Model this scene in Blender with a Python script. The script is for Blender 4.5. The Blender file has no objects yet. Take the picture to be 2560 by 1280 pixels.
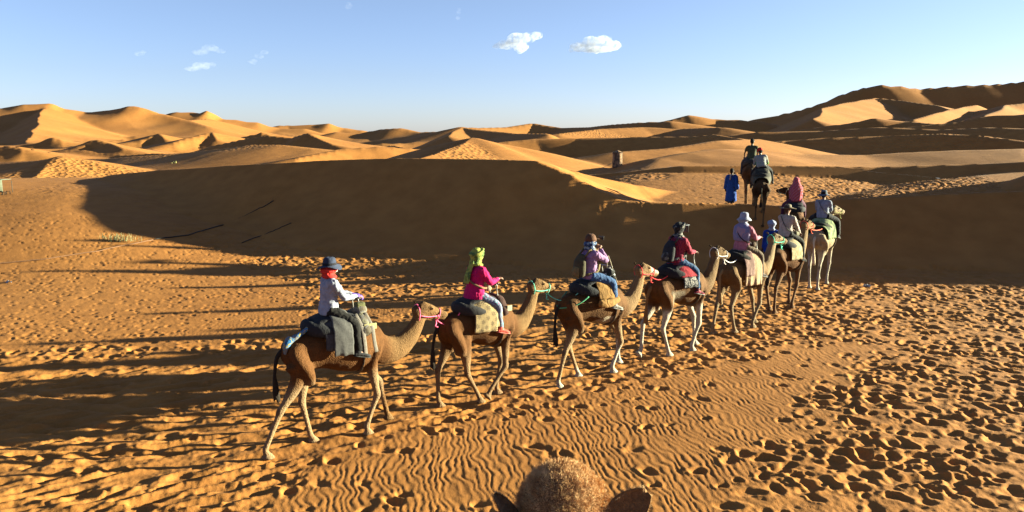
import bpy, math, random, time
import numpy as np
from mathutils import Vector, Matrix

SC = bpy.context.scene
COL = SC.collection
R = math.radians
T0 = time.time()

# ---------------------------------------------------------------- camera, sky, sun, exposure
F_PX = 1934.0                      # focal length in pixels of the 2560 px wide photograph
PITCH = math.atan(310 / F_PX)      # looking slightly down: the horizon sits above the middle
cam_data = bpy.data.cameras.new('camera')
cam_data.sensor_width = 36.0
cam_data.lens = 36.0 * F_PX / 2560.0
cam_data.clip_start = 0.1
cam_data.clip_end = 20000.0
cam = bpy.data.objects.new('camera', cam_data)
COL.objects.link(cam)
cam.location = (0, 0, 0)
cam.rotation_euler = (math.pi / 2 - PITCH, 0, 0)
SC.camera = cam

SUN_AZ = R(79.0)     # clockwise from the view direction (+Y), so almost straight from the right
SUN_EL = R(8.6)
sun_dir = Vector((math.sin(SUN_AZ) * math.cos(SUN_EL), math.cos(SUN_AZ) * math.cos(SUN_EL), math.sin(SUN_EL)))

world = bpy.data.worlds.new('World')
SC.world = world
world.use_nodes = True
wn = world.node_tree.nodes
wl = world.node_tree.links
wn.clear()
w_out = wn.new('ShaderNodeOutputWorld')
w_bg = wn.new('ShaderNodeBackground')
w_sky = wn.new('ShaderNodeTexSky')
w_sky.sky_type = 'NISHITA'
w_sky.sun_disc = False
w_sky.sun_elevation = SUN_EL
w_sky.sun_rotation = SUN_AZ
w_sky.air_density = 1.0
w_sky.dust_density = 0.3
w_sky.ozone_density = 3.5
w_sky.altitude = 600
w_bg.inputs['Strength'].default_value = 0.05
w_tint = wn.new('ShaderNodeMixRGB')          # daylight white balance of the whole sky
w_tint.blend_type = 'MULTIPLY'
w_tint.inputs[0].default_value = 1.0
w_tc = wn.new('ShaderNodeTexCoord')          # pale blue air low over the horizon, all the way round
w_sx = wn.new('ShaderNodeSeparateXYZ')
w_rp = wn.new('ShaderNodeValToRGB')
wl.new(w_tc.outputs['Generated'], w_sx.inputs[0])
wl.new(w_sx.outputs['Z'], w_rp.inputs[0])
w_rp.color_ramp.elements[0].position = 0.0
w_rp.color_ramp.elements[0].color = (.70, .745, 1.14, 1)
w_rp.color_ramp.elements[1].position = 0.20
w_rp.color_ramp.elements[1].color = (1.03, .73, .71, 1)
e = w_rp.color_ramp.elements.new(0.07)
e.color = (.81, .69, .87, 1)
wl.new(w_rp.outputs[0], w_tint.inputs[2])
wl.new(w_sky.outputs[0], w_tint.inputs[1])
wl.new(w_tint.outputs[0], w_bg.inputs['Color'])
wl.new(w_bg.outputs[0], w_out.inputs['Surface'])

sun_data = bpy.data.lights.new('sun', 'SUN')
sun_data.energy = 5.0
sun_data.angle = R(0.55)
sun_data.color = (1.0, 0.98, 0.68)
sun = bpy.data.objects.new('sun', sun_data)
COL.objects.link(sun)
sun.rotation_euler = (-sun_dir).to_track_quat('-Z', 'Y').to_euler()

SC.view_settings.view_transform = 'Standard'
SC.view_settings.look = 'None'
SC.view_settings.exposure = 2.85
SC.view_settings.gamma = 1.0
SC.view_settings.use_curve_mapping = False

# ---------------------------------------------------------------- small tools
def px(x, y, d):
    """World point seen at pixel (x, y) of the 2560 x 1280 photograph, d metres ahead."""
    u = (x - 1280) / F_PX
    v = (640 - y) / F_PX
    c, s = math.cos(PITCH), math.sin(PITCH)
    dy = c + v * s
    return np.array([u / dy * d, d, (-s + v * c) / dy * d])

_rng = np.random.RandomState(7)
_PERM = _rng.permutation(256)
_PERM = np.concatenate([_PERM, _PERM])
_GA = _rng.rand(256) * 2 * np.pi
_GX, _GY = np.cos(_GA), np.sin(_GA)

def noise2(x, y):
    xi = np.floor(x).astype(np.int64); yi = np.floor(y).astype(np.int64)
    xf = x - xi; yf = y - yi
    xi &= 255; yi &= 255
    u = xf * xf * xf * (xf * (xf * 6 - 15) + 10)
    v = yf * yf * yf * (yf * (yf * 6 - 15) + 10)
    def g(ix, iy, fx, fy):
        h = _PERM[_PERM[ix & 255] + (iy & 255)]
        return _GX[h] * fx + _GY[h] * fy
    a = g(xi, yi, xf, yf); b = g(xi + 1, yi, xf - 1, yf)
    c = g(xi, yi + 1, xf, yf - 1); d = g(xi + 1, yi + 1, xf - 1, yf - 1)
    return (a + u * (b - a)) * (1 - v) + (c + u * (d - c)) * v

def sstep(a, b, x):
    t = np.clip((x - a) / (b - a), 0, 1)
    return t * t * (3 - 2 * t)

# ---------------------------------------------------------------- the lie of the land
BASE_Y = [-60, 0, 8.5, 14, 25, 31, 40, 60, 100, 300, 900, 3000]
BASE_Z = [-2.6, -2.9, -4.6, -4.6, -4.6, -4.3, -4.2, -4.4, -5.0, -5.5, -5.5, -5.5]

# (crest as x, y, distance triples; near slope, far slope, foot softness, crest rounding on the far side)
RIDGES = [
 # main dune in front: slip face towards the camera
 ([(290,452,42),(400,430,40),(560,415,38),(800,402,36),(1000,396,34.5),
   (1200,398,33),(1330,402,32),(1420,436,31),(1490,478,30.2),(1560,506,29.6),(1700,511,29.3),(1850,512,29.4),(1950,518,29.6),
   (2100,500,29.6),(2300,490,29.4),(2560,480,29),(2800,466,28.4),(3300,440,27.5),(4000,430,26)], .60, .16, 0.5),
 ([(1330,402,33),(1440,428,34.5),(1600,464,36),(1760,494,37)], .46, .2, 1.0),
 # gentle pointed dune behind it
 ([(1050,396,45),(1115,372,50),(1180,344,56)], .20, .50, 0.0),
 ([(1180,344,56),(1260,362,58),(1380,388,60),(1520,412,62),(1650,430,62)], .16, .25, 0.6),
 ([(740,397,58),(860,372,62),(960,366,64),(1060,372,66),(1120,376,66)], .5, .18, 0.0),
 ([(-60,402,90),(120,398,86),(270,396,80),(450,384,76),(620,362,74),(700,362,72),(790,372,70)], .16, .1, 0.3),
 # left hillock
 ([(20,482,50),(80,440,54),(150,385,60)], .28, .5, 0.0),
 ([(150,385,60),(220,400,62),(320,425,64)], .26, .3, 0.3),
 ([(-200,440,70),(-60,415,66),(0,404,64),(90,396,62),(150,386,60)], .4, .2, 0.0),
 # further rows, left
 ([(530,364,100),(600,348,98),(660,338,96),(720,345,94),(770,332,92),(800,345,90),(830,362,86)], .5, .15, 0.0),
 ([(170,378,120),(210,362,122),(240,348,124),(275,358,122),(310,372,118)], .5, .2, 0.0),
 ([(350,350,180),(392,334,185),(415,350,180)], .5, .2, 0.0),
 ([(440,356,160),(480,342,165),(522,330,170),(548,352,165)], .5, .2, 0.0),
 ([(-30,368,110),(20,362,110),(60,370,108)], .5, .2, 0.0),
 ([(95,356,180),(130,342,182),(165,354,180)], .5, .2, 0.0),
 ([(630,336,260),(650,330,260),(672,338,258)], .5, .2, 0.0),
 # far massif, left
 ([(-500,300,380),(-300,280,380),(-100,268,390),(0,271,390),(60,260,395),(125,257,400),(165,272,402),(215,280,405),(270,276,408),
   (320,264,410),(350,268,408),(400,284,405),(460,300,395),(520,318,380)], .22, .3, 2.0),
 ([(70,362,235),(88,320,290),(96,290,350),(104,270,385)], .24, .55, 0.0),
 ([(400,290,560),(440,279,560),(500,282,560),(520,276,560),(560,296,560),(640,306,560),(700,322,560),(760,322,560)], .25, .4, 1.0),
 ([(420,312,430),(470,300,470),(520,296,500)], .25, .5, 0.0),
 ([(660,318,800),(720,312,820),(780,312,820),(820,307,820),(860,320,820),(900,324,820)], .3, .3, 1.0),
 # middle of the horizon
 ([(840,330,250),(900,334,250),(960,323,255),(1000,320,250),(1040,330,245),(1090,329,240),(1150,317,230),(1200,320,235)], .2, .2, 0.5),
 ([(1120,340,130),(1150,318,145),(1200,324,140),(1290,334,130),(1370,334,120)], .20, .45, 0.2),
 ([(1180,320,240),(1270,318,250),(1330,308,260),(1400,320,250),(1470,318,230),(1530,311,215),(1600,306,205),(1680,303,200)], .35, .15, 0.8),
 ([(1400,335,125),(1500,322,135),(1600,318,140),(1700,322,140),(1800,318,130)], .25, .15, 0.3),
 ([(1600,318,320),(1680,300,330),(1730,288,335),(1790,297,335),(1850,300,330),(1900,303,330)], .4, .2, 0.8),
 ([(1250,356,88),(1340,347,90),(1450,346,90),(1600,342,88),(1720,341,84),(1780,336,82),(1840,345,78),(1900,360,70)], .45, .16, 0.3),
 ([(1560,380,60),(1680,372,62),(1800,352,66),(1900,348,72)], .2, .15, 0.6),
 # lit band behind the head of the caravan, with a steep brink below it
 ([(1650,396,50),(1720,382,52),(1800,372,54),(1880,374,56),(2000,386,56),(2150,388,56),(2400,376,55),(2560,372,54),(2700,385,52)], .10, .3, 1.0),
 ([(1560,432,44),(1700,415,44),(1900,414,44),(2200,418,43),(2450,410,42),(2600,402,41),(2900,405,40)], .45, .10, 0.2),
 ([(2200,484,35),(2380,450,38),(2560,430,40),(2800,425,40)], .07, .2, 1.0),
 # dark band above it
 ([(1880,372,74),(1960,352,76),(2060,345,76),(2200,340,75),(2350,334,73),(2440,338,71),(2560,352,68),(2800,360,64)], .5, .12, 0.5),
 ([(1900,330,120),(2050,327,118),(2200,318,112),(2350,324,106),(2470,318,100),(2600,322,96),(2800,318,90)], .4, .14, 0.5),
 ([(2020,322,180),(2120,308,180),(2190,294,180),(2270,303,178),(2340,310,170)], .4, .2, 0.3),
 ([(2240,322,150),(2380,306,150),(2480,290,152),(2560,284,150),(2800,278,150)], .4, .2, 0.3),
 # far massif, right
 ([(1860,306,480),(1950,288,470),(2040,262,450),(2110,235,440),(2160,218,430),(2210,212,430),(2260,216,430),(2300,222,430),
   (2400,214,430),(2480,211,430),(2520,208,430),(2570,202,430),(2700,192,430),(3100,185,430)], .50, .3, 1.0),
 ([(2035,298,250),(2060,270,300),(2120,255,340),(2180,246,372)], .28, .5, 0.0),
 ([(2182,244,374),(2250,250,360),(2330,262,335),(2400,282,300)], .5, .25, 0.5),
 ([(2290,300,250),(2340,282,270),(2440,262,320)], .45, .3, 0.0),
 ([(2450,300,250),(2520,262,300),(2620,250,320)], .4, .3, 1.0),
]
RW = []
for pts, kn, kf, rnd in RIDGES:
    RW.append((np.array([px(*p) for p in pts]), kn, kf, rnd))
# the dune beyond the right edge of the view whose long shadow lies over the valley and the slip face
RW.append((np.array([(27.2, 34.0, -.1), (28.0, 33.2, .35), (28.6, 32.4, .7), (29.5, 31.3, .85)]), .55, .55, 0.0))

def base_height(x, y):
    z = np.interp(y, BASE_Y, BASE_Z)
    z = z + 0.95 * sstep(-7, -19, x) * sstep(20, 31, y) * (1 - sstep(60, 90, y))
    z = z + 0.65 * sstep(-12, -21, x) * sstep(29, 37, y) * (1 - sstep(44, 54, y))
    z = z + 0.10 * noise2(x / 9.0 + 3, y / 9.0) * sstep(4, 12, y)
    # far ground rolls like open dune country
    w = sstep(70, 140, np.abs(y) + np.abs(x) * .3)
    wx = x + 14 * noise2(x / 60., y / 60. + 9)
    wy = y + 14 * noise2(x / 60. + 31, y / 60.)
    n = 1 - np.abs(noise2(wx / 52.0 + 5, wy / 38.0)) * 2.2
    m = 1 - np.abs(noise2(wx / 21.0 + 15, wy / 17.0 + 4)) * 2.2
    z = z + w * (2.6 * np.clip(n, 0, 1) ** 2 - 1.2 + 0.9 * np.clip(m, 0, 1) ** 2)
    return z

def macro(x, y):
    """Smooth dune height."""
    x = np.asarray(x, float); y = np.asarray(y, float)
    shp = x.shape
    x = x.ravel(); y = y.ravel()
    base = base_height(x, y)
    out = np.zeros_like(x)
    sp = lambda a: np.log1p(np.exp(np.clip(a, -40, 40)))
    front = np.zeros_like(x)
    for ri, (P, kn, kf, rnd) in enumerate(RW):
        hmax = P[:, 2].max() + 8
        reach = max(hmax / min(kn, kf), 6) * 1.5 + 4
        m = np.where((x > P[:, 0].min() - reach) & (x < P[:, 0].max() + reach) &
                     (y > P[:, 1].min() - reach) & (y < P[:, 1].max() + reach))[0]
        if len(m) == 0:
            continue
        qx, qy = x[m], y[m]
        # let the plan of the crest wander slightly
        sc = 1 + P[:, 1].mean() / 40.0
        qx = qx + .25 * sc * noise2(qx / (2.5 * sc) + 40, qy / (2.5 * sc))
        qy = qy + .25 * sc * noise2(qx / (2.5 * sc), qy / (2.5 * sc) + 70)
        bd = np.full(len(m), 1e9); bs = np.zeros(len(m)); seg = []
        for i in range(len(P) - 1):
            a = P[i]; b = P[i + 1]
            ex, ey = b[0] - a[0], b[1] - a[1]
            L2 = ex * ex + ey * ey
            t = np.clip(((qx - a[0]) * ex + (qy - a[1]) * ey) / L2, 0, 1)
            dx = qx - (a[0] + t * ex); dy = qy - (a[1] + t * ey)
            d = np.hypot(dx, dy)
            c = (ex * dy - ey * dx) / (math.sqrt(L2) * np.maximum(d, 1e-6))    # > 0 on the far side
            k = (d < bd - 1e-5) | ((d < bd + 1e-5) & (np.abs(c) > np.abs(bs)))
            bd = np.where(k, d, bd)
            bs = np.where(k, c, bs)
            seg.append((a[2] + t * (b[2] - a[2]), d))
        w = sstep(-.6, .6, bs)
        slope = kn + (kf - kn) * w
        num = 0; den = 0
        for hc, d in seg:       # the crest height fades from one stretch to the next without steps
            q = 1.0 / (d ** 5 + 1e-3)
            num = num + q * hc; den = den + q
        hl = num / den - slope * (bd + w * (np.sqrt(bd * bd + rnd * rnd) - rnd - bd))
        amp = max(P[:, 2].mean() - base[m].mean(), .5)
        q = 5.0 / amp
        hl = hl - base[m]
        h = np.where(hl > amp, hl, sp(q * hl) / q)
        r = 0.05 * sc
        if ri == 0:      # ground in front of the main slip face is sheltered from the dunes behind
            front[m] = sstep(.3, 3.5, bd) * (1 - w)
        elif ri < len(RW) - 1:
            h = h * (1 - front[m])
        o = out[m]
        e = np.clip(.5 + .5 * (h - o) / r, 0, 1)
        out[m] = o + (h - o) * e + r * e * (1 - e) * .5
    return (base + out).reshape(shp)

def poly_mask(x, y, pts, soft):
    """Soft mask of the ground inside a polygon given in photograph pixels on the -4.6 m plane."""
    W = []
    for (a, b) in pts:
        v = (640 - b) / F_PX
        c, s = math.cos(PITCH), math.sin(PITCH)
        d = 4.6 * (c + v * s) / (s - v * c)
        W.append(px(a, b, d)[:2])
    W = np.array(W)
    inside = np.zeros(x.shape, bool)
    dist = np.full(x.shape, 1e9)
    n = len(W)
    for i in range(n):
        ax, ay = W[i]; bx, by = W[(i + 1) % n]
        if ay != by:
            c1 = ((ay > y) != (by > y)) & (x < (bx - ax) * (y - ay) / (by - ay) + ax)
            inside ^= c1
        ex, ey = bx - ax, by - ay
        t = np.clip(((x - ax) * ex + (y - ay) * ey) / (ex * ex + ey * ey), 0, 1)
        dist = np.minimum(dist, np.hypot(x - ax - t * ex, y - ay - t * ey))
    sd = np.where(inside, dist, -dist)
    return sstep(-soft, soft, sd)

# ---------------------------------------------------------------- trodden relief: hoof prints, ridges, ripples
GX0, GX1, GY0, GY1, GS = -24.0, 24.0, 5.0, 53.0, 0.025
gnx = int((GX1 - GX0) / GS) + 1
gny = int((GY1 - GY0) / GS) + 1

def build_relief():
    rs = np.random.RandomState(11)
    lx = np.arange(GX0, GX1 + 2, 0.25); ly = np.arange(GY0, GY1 + 2, 0.25)
    LX, LY = np.meshgrid(lx, ly)
    mz = macro(LX, LY)
    gy_, gx_ = np.gradient(mz, .25)
    slope = np.hypot(gx_, gy_)
    ripple_zone = poly_mask(LX, LY, [(560,1330),(900,1135),(1120,1068),(1500,990),(1800,915),(2080,862),(2190,880),(2060,970),(2000,1080),(1900,1180),(1780,1330)], .55)
    track = poly_mask(LX, LY, [(-300,1330),(-300,930),(500,900),(1000,860),(1400,830),(1500,950),(1120,1060),(800,1150),(500,1330)], .8)
    ripple2 = poly_mask(LX, LY, [(640,842),(900,800),(1340,770),(1340,735),(1050,742),(820,765),(560,808),(330,860)], .6)
    flat = 1 - sstep(.13, .26, slope)
    inside_valley = flat
    left_quiet = poly_mask(LX, LY, [(-200,560),(330,600),(800,735),(620,850),(-200,900)], 1.2)
    dens = 25 * inside_valley * (1 - .93 * ripple_zone) * (1 - .8 * ripple2)
    dens = dens * (1 - .35 * left_quiet) * (1 - .45 * track)
    crest = ((LY > 27.5) & (LX > 1.2) & (LX < 30)).astype(float) * (1 - sstep(.22, .42, slope))
    dens = np.maximum(dens, 12 * crest * ((LY < 34) | ((LX > 8) & (LY < 41))))
    edge = ((LX > 1.6) & (LX < 5.2) & (LY > 28.6) & (LY < 33.2)).astype(float) * (np.abs((LX - .9) * .62 + (LY - 31.7)) < 1.5)
    dens = np.maximum(dens, 12 * edge)
    clump = .45 + .95 * np.clip(.5 + noise2(LX / 1.6 + 7, LY / 1.6) * 1.3, 0, 1)
    dens = dens * clump
    dens = np.where((LY > 30.5) & (LX < 12), np.minimum(dens, 3.5 + 5 * sstep(9, 13, LX)), dens)
    # bright dune shoulder and the slopes beyond keep only scattered prints
    dens = np.where((LY > 34) & (LX < 8), dens * .35, dens)
    Z = np.zeros((gny, gnx), np.float32)
    depth_at = lambda yy: 1.0
    # one stamp shape per size, drawn at random angles
    cnt = rs.poisson(dens * .0625)
    iy, ix = np.nonzero(cnt)
    reps = cnt[iy, ix]
    iy = np.repeat(iy, reps); ix = np.repeat(ix, reps)
    X = lx[ix] + rs.rand(len(ix)) * .25; Y = ly[iy] + rs.rand(len(iy)) * .25
    lq = left_quiet[iy, ix]
    rz = ripple_zone[iy, ix]
    slp = slope[iy, ix]
    stamps = []
    for size in (.044, .056, .070, .086, .106):
        for k in range(14):
            ang = rs.rand() * math.pi if k % 3 else rs.uniform(-.3, .5)
            el = rs.uniform(1.1, 1.9)
            n = int(size * 3.6 / GS) + 1
            c = np.arange(-n, n + 1) * GS
            SX, SY = np.meshgrid(c, c)
            u = (SX * math.cos(ang) + SY * math.sin(ang)) / (size * el)
            v = (-SX * math.sin(ang) + SY * math.cos(ang)) / (size)
            wob = .22 * noise2(SX / (size * 1.1) + k * 7.3, SY / (size * 1.1) + size * 90)
            r = np.hypot(u, v) * (1 + wob)
            bowl = -np.clip(1 - r ** 2.6, 0, 1)
            rimd = rs.rand() * 2 * math.pi
            rim = np.exp(-((r - 1.3) / .34) ** 2) * (.16 + .22 * np.cos(np.arctan2(v, u) - rimd))
            stamps.append((size, n, (bowl + rim).astype(np.float32)))
    size_k = [.0, .1, .2, .35, .5]
    long_stamps = []
    for size in (.06, .08, .10):
        for k in range(10):
            ang = R(30) + rs.randn() * .12; el = rs.uniform(2.4, 4.2)
            n = int(size * el * 1.5 / GS) + 1
            c = np.arange(-n, n + 1) * GS
            SX, SY = np.meshgrid(c, c)
            u = (SX * math.cos(ang) + SY * math.sin(ang)) / (size * el)
            v = (-SX * math.sin(ang) + SY * math.cos(ang)) / size
            r = np.hypot(u, v) * (1 + .3 * noise2(SX / (size * 1.3) + k * 7.3, SY / (size * 1.3) + size * 90))
            long_stamps.append((size, n, (-np.clip(1 - r ** 2.2, 0, 1) + .28 * np.exp(-((r - 1.25) / .25) ** 2)).astype(np.float32)))
    trk = track[iy, ix]
    order = rs.permutation(len(X))
    for j in order:
        x, y = X[j], Y[j]
        if lq[j] > .5:
            si = rs.randint(0, 28)
            dp = rs.uniform(.008, .022)
        else:
            si = rs.randint(14, 70)
            dp = rs.uniform(.014, .040) * (.8 + size_k[si // 14])
        if slp[j] > .3 or (y > 31 and x < 13):
            dp *= .6
        size, n, S = stamps[si]
        if trk[j] > .5 and rs.rand() < .8:
            size, n, S = long_stamps[rs.randint(0, 30)]
        cx = int((x - GX0) / GS); cy = int((y - GY0) / GS)
        if cx < n or cy < n or cx >= gnx - n or cy >= gny - n:
            continue
        V = Z[cy - n:cy + n + 1, cx - n:cx + n + 1]
        # a print flattens what lies under it before pressing down
        k = np.clip(-S, 0, 1)
        V *= (1 - .75 * k)
        V += S * dp
    # up-sample the masks
    xs = np.arange(gnx) * GS + GX0; ys = np.arange(gny) * GS + GY0
    def up(M):
        fx = (xs - lx[0]) / .25; fy = (ys - ly[0]) / .25
        i0 = np.clip(fx.astype(int), 0, len(lx) - 2); j0 = np.clip(fy.astype(int), 0, len(ly) - 2)
        ax = (fx - i0)[None, :].astype(np.float32); ay = (fy - j0)[:, None].astype(np.float32)
        M = M.astype(np.float32)
        A = M[np.ix_(j0, i0)]; B = M[np.ix_(j0, i0 + 1)]; C = M[np.ix_(j0 + 1, i0)]; D = M[np.ix_(j0 + 1, i0 + 1)]
        return (A * (1 - ax) + B * ax) * (1 - ay) + (C * (1 - ax) + D * ax) * ay
    RZ = np.maximum(up(ripple_zone), up(ripple2))
    FL = up(inside_valley)
    XX, YY = np.meshgrid(xs, ys)
    # wind ripples: crests run away from the camera, leaning and forking
    wx = XX + .11 * noise2(XX / .34, YY / .42 + 5) + .22 * noise2(XX / 1.1 + 9, YY / 1.3)
    ph = (wx + .16 * YY) / .100 + .75 * noise2(XX / .15 + 50, YY / .22)
    fr = ph - np.floor(ph)
    fr = 1 - fr
    rip = np.where(fr < .62, fr / .62, (1 - fr) / .38)
    rip = rip * rip * (3 - 2 * rip) - .5
    amp = .0070 * (.7 + .6 * np.clip(noise2(XX / .8 + 3, YY / .8 + 8) + .4, 0, 1))
    amp = amp * np.clip(1.05 + .9 * noise2(XX / .17 + 80, YY / .26 + 3), .25, 1.5)
    amp = amp * (1 - .12 * sstep(10, 20, YY))
    Z += (rip * amp * (RZ * .95 + FL * .30 * (1 - RZ))).astype(np.float32)
    # long scuffed ridges that follow the track of the caravan, lower left
    TR = up(poly_mask(LX, LY, [(-300,1330),(-300,900),(500,880),(1000,850),(1700,760),(1960,800),(1500,950),(1120,1060),(800,1150),(500,1330)], .7))
    al = .866 * XX + .5 * YY; ac = -.5 * XX + .866 * YY
    rd = noise2(al / 1.9 + 12, ac / .27) + .5 * noise2(al / .7 + 2, ac / .13 + 44)
    Z += (.048 * rd * TR * (1 - .85 * up(ripple_zone))).astype(np.float32)
    sm = noise2(XX / .5 + 5, YY / .35 + 2) * .6 + noise2(XX / .22 + 15, YY / .18 + 12) * .4
    Z += (.03 * sm * FL * (1 - RZ) * (1 - .6 * up(left_quiet))).astype(np.float32)
    fine = (1 - np.abs(noise2(XX / .13 + 31, YY / .10 + 7)) * 2.4) * .6 + noise2(XX / .07 + 3, YY / .06 + 77) * .5
    Z += (.0095 * fine * FL * (1 - .9 * RZ) * (1 - .5 * up(left_quiet))).astype(np.float32)
    # wheel ruts curling in from the left edge
    for k, off in enumerate((0, .35, 1.0, 1.35, 1.9)):
        t = np.linspace(0, 1, 60)
        cxs = -10.3 + 5.5 * t; cys = 13.9 - off + 0.0 * t - 1.9 * np.sin(t * 1.5) + .5 * t
        for a, b in zip(cxs, cys):
            n = 9
            ci = int((a - GX0) / GS); cj = int((b - GY0) / GS)
            if ci < n or cj < n or ci >= gnx - n or cj >= gny - n: continue
            c = np.arange(-n, n + 1) * GS
            SX, SY = np.meshgrid(c, c)
            Z[cj-n:cj+n+1, ci-n:ci+n+1] += (-.016 * np.exp(-(SX / .12) ** 2 - (SY / .07) ** 2)).astype(np.float32)
    Z *= 1 - .5 * (sstep(30, 31.5, YY) * sstep(13, 10, XX) * sstep(1, 3, XX)).astype(np.float32)
    ex = np.minimum(np.minimum(XX - GX0, GX1 - XX), np.minimum(YY - GY0, GY1 - YY))
    Z *= sstep(0, 1.5, ex)
    return Z
RELIEF = build_relief()

def relief(x, y):
    fx = (np.asarray(x) - GX0) / GS; fy = (np.asarray(y) - GY0) / GS
    ok = (fx >= 0) & (fy >= 0) & (fx < gnx - 1.01) & (fy < gny - 1.01)
    fx = np.clip(fx, 0, gnx - 1.02); fy = np.clip(fy, 0, gny - 1.02)
    i = fx.astype(int); j = fy.astype(int); ax = fx - i; ay = fy - j
    v = (RELIEF[j, i] * (1 - ax) + RELIEF[j, i + 1] * ax) * (1 - ay) + (RELIEF[j + 1, i] * (1 - ax) + RELIEF[j + 1, i + 1] * ax) * ay
    return np.where(ok, v, 0)

def ground_z(x, y, micro=True):
    z = macro(np.array([x]), np.array([y]))
    if micro:
        z = z + relief(np.array([x]), np.array([y]))
    return float(z[0])

# ---------------------------------------------------------------- materials
def new_mat(name):
    m = bpy.data.materials.new(name)
    m.use_nodes = True
    nt = m.node_tree
    b = nt.nodes['Principled BSDF']
    return m, nt, b

def sand_material():
    m, nt, b = new_mat('desert sand')
    N = nt.nodes; L = nt.links
    tc = N.new('ShaderNodeTexCoord')
    n1 = N.new('ShaderNodeTexNoise'); n1.inputs['Scale'].default_value = .05; n1.inputs['Detail'].default_value = 4
    n2 = N.new('ShaderNodeTexNoise'); n2.inputs['Scale'].default_value = 1.3; n2.inputs['Detail'].default_value = 8
    n3 = N.new('ShaderNodeTexNoise'); n3.inputs['Scale'].default_value = 60; n3.inputs['Detail'].default_value = 4
    for n in (n1, n2, n3):
        L.new(tc.outputs['Object'], n.inputs['Vector'])
    r = N.new('ShaderNodeValToRGB')
    r.color_ramp.elements[0].position = .3; r.color_ramp.elements[0].color = (.285, .115, .028, 1)
    r.color_ramp.elements[1].position = .7; r.color_ramp.elements[1].color = (.335, .144, .037, 1)
    L.new(n1.outputs[0], r.inputs[0])
    mx = N.new('ShaderNodeMixRGB'); mx.blend_type = 'MULTIPLY'; mx.inputs[0].default_value = 1
    r2 = N.new('ShaderNodeValToRGB')
    r2.color_ramp.elements[0].position = .3; r2.color_ramp.elements[0].color = (.84, .82, .80, 1)
    r2.color_ramp.elements[1].position = .7; r2.color_ramp.elements[1].color = (1.06, 1.06, 1.06, 1)
    L.new(n2.outputs[0], r2.inputs[0])
    L.new(r.outputs[0], mx.inputs[1]); L.new(r2.outputs[0], mx.inputs[2])
    mx2 = N.new('ShaderNodeMixRGB'); mx2.blend_type = 'MULTIPLY'; mx2.inputs[0].default_value = 1
    r3 = N.new('ShaderNodeValToRGB')
    r3.color_ramp.elements[0].position = .35; r3.color_ramp.elements[0].color = (.86, .86, .86, 1)
    r3.color_ramp.elements[1].position = .65; r3.color_ramp.elements[1].color = (1.08, 1.08, 1.08, 1)
    L.new(n3.outputs[0], r3.inputs[0])
    L.new(mx.outputs[0], mx2.inputs[1]); L.new(r3.outputs[0], mx2.inputs[2])
    L.new(mx2.outputs[0], b.inputs['Base Color'])
    b.inputs['Roughness'].default_value = 1.0
    b.inputs['Specular IOR Level'].default_value = .1
    bp = N.new('ShaderNodeBump'); bp.inputs['Strength'].default_value = .3; bp.inputs['Distance'].default_value = .01
    L.new(n3.outputs[0], bp.inputs['Height'])
    n4 = N.new('ShaderNodeTexNoise'); n4.inputs['Scale'].default_value = 16; n4.inputs['Detail'].default_value = 5; n4.inputs['Roughness'].default_value = .6
    L.new(tc.outputs['Object'], n4.inputs['Vector'])
    b4 = N.new('ShaderNodeBump'); b4.inputs['Strength'].default_value = .35; b4.inputs['Distance'].default_value = .012
    L.new(n4.outputs[0], b4.inputs['Height']); L.new(bp.outputs[0], b4.inputs['Normal'])
    # trodden slopes beyond the modelled prints
    at = N.new('ShaderNodeAttribute'); at.attribute_name = 'Tread'
    n5 = N.new('ShaderNodeTexVoronoi'); n5.inputs['Scale'].default_value = 2.9
    L.new(tc.outputs['Object'], n5.inputs['Vector'])
    m5 = N.new('ShaderNodeMath'); m5.operation = 'MULTIPLY'
    L.new(n5.outputs['Distance'], m5.inputs[0]); L.new(at.outputs['Fac'], m5.inputs[1])
    b5 = N.new('ShaderNodeBump'); b5.inputs['Strength'].default_value = .8; b5.inputs['Distance'].default_value = .10
    L.new(m5.outputs[0], b5.inputs['Height']); L.new(b4.outputs[0], b5.inputs['Normal'])
    L.new(b5.outputs[0], b.inputs['Normal'])
    return m
MSAND = sand_material()

def mesh_obj(name, V, Fc, mat, parent=None, smooth=True, kind=None):
    me = bpy.data.meshes.new(name)
    V = np.asarray(V, np.float32); Fc = np.asarray(Fc, np.int32)
    k = Fc.shape[1]
    me.vertices.add(len(V)); me.vertices.foreach_set('co', V.ravel())
    me.loops.add(Fc.size); me.loops.foreach_set('vertex_index', Fc.ravel())
    me.polygons.add(len(Fc))
    me.polygons.foreach_set('loop_start', np.arange(0, Fc.size, k, dtype=np.int32))
    me.polygons.foreach_set('use_smooth', np.full(len(Fc), smooth))
    me.update(calc_edges=True)
    if mat: me.materials.append(mat)
    o = bpy.data.objects.new(name, me); COL.objects.link(o)
    if parent is not None: o.parent = parent
    if kind: o['kind'] = kind
    return o

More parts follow.
